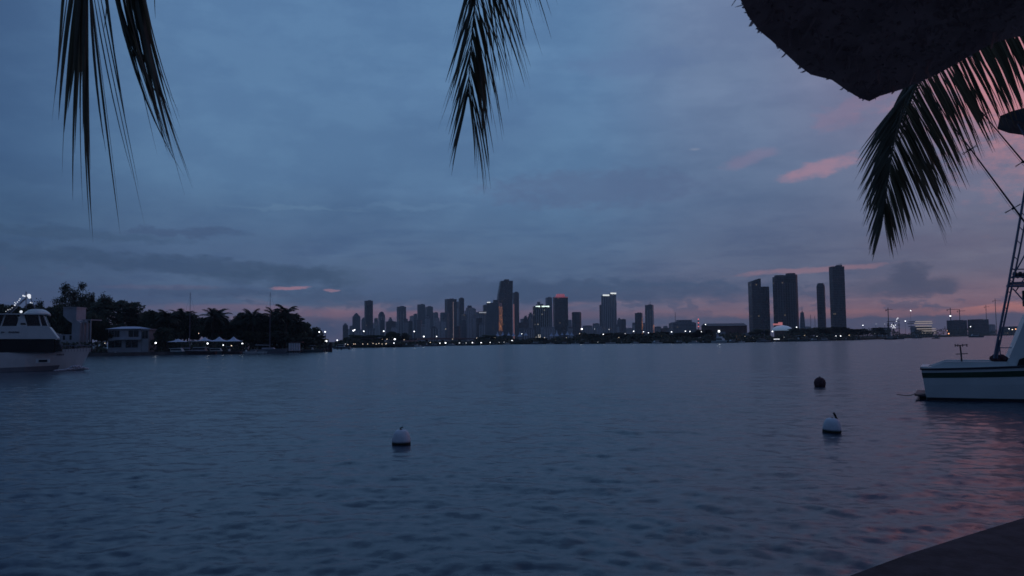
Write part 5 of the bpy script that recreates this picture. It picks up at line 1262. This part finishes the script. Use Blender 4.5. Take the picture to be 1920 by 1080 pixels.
# ------------------------------------------------------------------ near palm fronds
def leaflet(B,p0,p1,p2,w,rg):
    """folded blade along a bent line p0-p1-p2"""
    n=7; pts=[]
    for i in range(n+1):
        f=i/n; pts.append(p0*(1-f)**2+p1*2*f*(1-f)+p2*f*f)
    d0=(p2-p0).normalized(); vx=d0.cross((p0-CAM).normalized()).normalized(); tw=rg.uniform(-0.7,0.7); nz=vx.cross(d0).normalized(); side=(vx*math.cos(tw)+nz*math.sin(tw)); nrm=(nz*math.cos(tw)-vx*math.sin(tw))
    vs=[]; 
    for i,p in enumerate(pts):
        f=i/n; ww=w*(min(1,0.35+f*2.2) if f<0.35 else (1-((f-0.35)/0.65)**1.5))+0.0006
        vs+=[p-side*ww/2+nrm*ww*0.22,p,p+side*ww/2+nrm*ww*0.22]
    fs=[]
    for i in range(n): fs+=[(3*i,3*i+1,3*i+4,3*i+3),(3*i+1,3*i+2,3*i+5,3*i+4)]
    B.add(vs,fs)
def frond(label,rach,D0,D1,spec,seed,wid=0.017,extra=(),grp='palm fronds hanging in from above',step=8.0):
    """rach: pixel polyline from the top (beyond the frame) down to the tip; spec(s,side)->(dx,dy,len,curve) in px"""
    rg=random.Random(seed); P=[]; cum=[0]
    for a,b_ in zip(rach,rach[1:]): cum.append(cum[-1]+math.hypot(b_[0]-a[0],b_[1]-a[1]))
    tot=cum[-1]
    def rp(s_):
        for i in range(len(rach)-1):
            if s_<=cum[i+1] or i==len(rach)-2:
                f=(s_-cum[i])/(cum[i+1]-cum[i]); return (rach[i][0]+(rach[i+1][0]-rach[i][0])*f,rach[i][1]+(rach[i+1][1]-rach[i][1])*f)
    def DD(s_): return D0+(D1-D0)*(s_/tot)
    top=at(*rach[0],D0); t=thing('palm_frond',label,'palm frond',top,0,grp)
    B=MB(); pts=[at(*rp(tot*i/24),DD(tot*i/24))-top for i in range(25)]
    B.tube(pts,[0.0075-0.0062*i/24 for i in range(25)],7); B.build('stem','stem',t,True)
    B=MB(); s_=0
    while s_<tot-2:
        for sd_ in (-1,1):
            r_=spec(s_/tot,sd_,rg)
            if r_ is None: continue
            dx,dy,ln_,cv=r_; x0,y0=rp(s_); nd=math.hypot(dx,dy); dx/=nd; dy/=nd; D_=DD(s_)
            dz=rg.uniform(-0.10,0.12)+0.05*sd_
            x2,y2=x0+dx*ln_+cv*0.0,y0+dy*ln_; x1,y1=x0+(x2-x0)*0.5+cv,y0+(y2-y0)*0.5
            leaflet(B,at(x0,y0,D_)-top,at(x1,y1,D_+dz*0.5)-top,at(x2,y2+ln_*0.03,D_+dz)-top,wid*rg.uniform(.75,1.2)*min(1,0.45+ln_/260),rg)
        s_+=step*rg.uniform(0.75,1.25)
    for (pa,pb,pc_,w_) in extra:
        xx=min(max(pa[0],min(q_[0] for q_ in rach)),max(q_[0] for q_ in rach))
        for qa,qb in zip(rach,rach[1:]):
            if qb[0]<=xx<=qa[0]: pa=(xx,qa[1]+(qb[1]-qa[1])*(xx-qa[0])/(qb[0]-qa[0]))
        D_=D0; leaflet(B,at(*pa,D_)-top,at(*pb,D_+rg.uniform(-.05,.05))-top,at(*pc_,D_+rg.uniform(-.16,.16))-top,w_,rg)
    B.build('leaflets','frond',t); return t
# middle frond
def sp_mid(f,sd_,rg):
    if sd_<0 and rg.random()<0.35: return None
    if sd_<0: return (-(0.12+0.24*min(1,f*1.5)-0.10*max(0,f-.75)*4)*rg.uniform(.6,1.1),1,rg.uniform(140,205)*(1.2-0.42*f),-5*rg.random())
    return ((0.37-0.20*max(0,f-.5)*2)*rg.uniform(.35,1.15),1,rg.uniform(170,295)*(1.18-0.50*f),12*rg.random()+3)
WID=1
frond('middle palm frond hanging narrow and straight down at top centre',[(935,-330),(915,-200),(900,-90),(891,-5),(888,33),(885,67),(881,110),(879,150),(878,182)],2.9,3.1,sp_mid,41,0.0100,step=4.9)
# right frond: stem curves down from behind the thatch
def sp_r(f,sd_,rg):
    if sd_>0:
        t_=max(0,(f-0.62)/0.38); a=0.42+0.16*min(1,f/0.62)-0.42*t_
        return (a*rg.uniform(.88,1.1),1,rg.uniform(.85,1.06)*(140+70*min(1,f*1.6)-125*t_),(5+8*rg.random())*(1-t_))
    if f<0.50: return None
    t_=(f-0.5)/0.5; a=-(0.84-0.62*t_)
    return (a*rg.uniform(.88,1.1),1,rg.uniform(.85,1.06)*(185-92*t_),-(5+8*rg.random())*(1-t_))
frond('largest palm frond, fanned below the thatched roof corner',[(2010,10),(1940,20),(1860,52),(1800,86),(1740,130),(1699,174),(1681,241),(1671,296),(1662,361),(1656,404)],2.75,2.95,sp_r,42,0.012,step=5.6)
def sp_r2(f,sd_,rg):
    if sd_>0: return ((0.40+0.12*f)*rg.uniform(.85,1.1),1,rg.uniform(.8,1.08)*(170+60*f),5+8*rg.random())
    if f<0.62: return None
    return (-(0.42-(f-.62)*0.3)*rg.uniform(.7,1.2),1,rg.uniform(.8,1.08)*175,-8-8*rg.random())
frond('palm frond tucked behind the thatched roof corner, over the largest one',[(2030,-40),(1930,-15),(1840,28),(1770,80),(1710,140),(1688,200),(1676,262)],3.15,3.25,sp_r2,44,0.013,step=4.6)
# left frond: long thin tattered leaflets; zoom pixels -> photo pixels
z2=lambda a,b_:(60+a*0.4444,b_*0.4444)
ex=[]; rgl=random.Random(12)
def exl(r_,m_,tp,w_): ex.append((z2(*r_),z2(*m_),z2(*tp),w_*0.66))
for r_,m_,tp,w_ in (((150,-160),(120,200),(83,525),.016),((165,-160),(125,210),(88,470),.022),((185,-160),(130,240),(112,505),.024),((200,-160),(140,300),(127,745),.020),((205,-160),(160,280),(135,560),.024),((215,-160),(175,300),(150,470),.020),((222,-140),(170,380),(172,845),.018),((226,-120),(195,300),(180,650),.026),((232,-100),(190,420),(215,885),.024),((235,-80),(205,400),(245,980),.022),((238,-60),(210,360),(258,1022),.026),((238,-60),(235,330),(247,720),.024),((236,-40),(225,300),(250,900),.014),((190,-160),(150,100),(118,350),.026),((212,-160),(190,60),(172,330),.024),((228,-120),(215,100),(200,460),.028),((140,-160),(128,120),(100,380),.02),((232,-60),(222,200),(215,560),.026),
    ((236,20),(300,430),(372,985),.018),((240,10),(265,380),(312,640),.018),((236,30),(330,560),(368,900),.010),((250,-40),(340,330),(478,962),.020),((262,-40),(360,320),(452,800),.018),((240,-20),(330,420),(430,760),.014),((285,-60),(350,220),(400,540),.014),((300,-80),(330,120),(378,430),.012),
    ((330,-120),(410,300),(560,600),.020),((320,-60),(430,400),(640,740),.018),((515,-60),(516,20),(521,76),.006),((320,0),(322,90),(300,130),.012)): exl(r_,m_,tp,w_)
for i in range(26):
    f=i/25; exl((330+f*125,-170),(395+f*95+rgl.uniform(-8,8),180+rgl.uniform(-40,40)),(520+f*60+rgl.uniform(-10,55),470+rgl.uniform(-60,150)+60*math.sin(f*3)),rgl.uniform(.02,.03))
for tp in ((678,795),(645,825),(675,770),(622,600),(612,640),(650,700),(600,560)): exl((400+rgl.uniform(-20,40),-140),(500,320),tp,.018)
frond('tattered palm frond of long thin loose leaflets at top left',[(460,-330),(370,-170),(295,-92),(262,-78),(205,-72),(160,-68),(118,-56)],2.9,2.9,lambda f,s_,rg:None,43,extra=ex)

# ------------------------------------------------------------------ haze
hz_=MB().box((0,0,123),(19000,19000,254)).build('haze','white')
hz_.data.materials.clear(); HM=bpy.data.materials.new('haze_air'); HM.use_nodes=True; t=NT(HM.node_tree); t.n.clear()
pv=t.new('ShaderNodeVolumePrincipled'); pv.inputs['Color'].default_value=(0.80,0.95,1.0,1); pv.inputs['Density'].default_value=1.05e-4; pv.inputs['Anisotropy'].default_value=0.2
ou=t.new('ShaderNodeOutputMaterial'); t.l.new(pv.outputs[0],ou.inputs['Volume']); hz_.data.materials.append(HM); hz_['kind']='stuff'
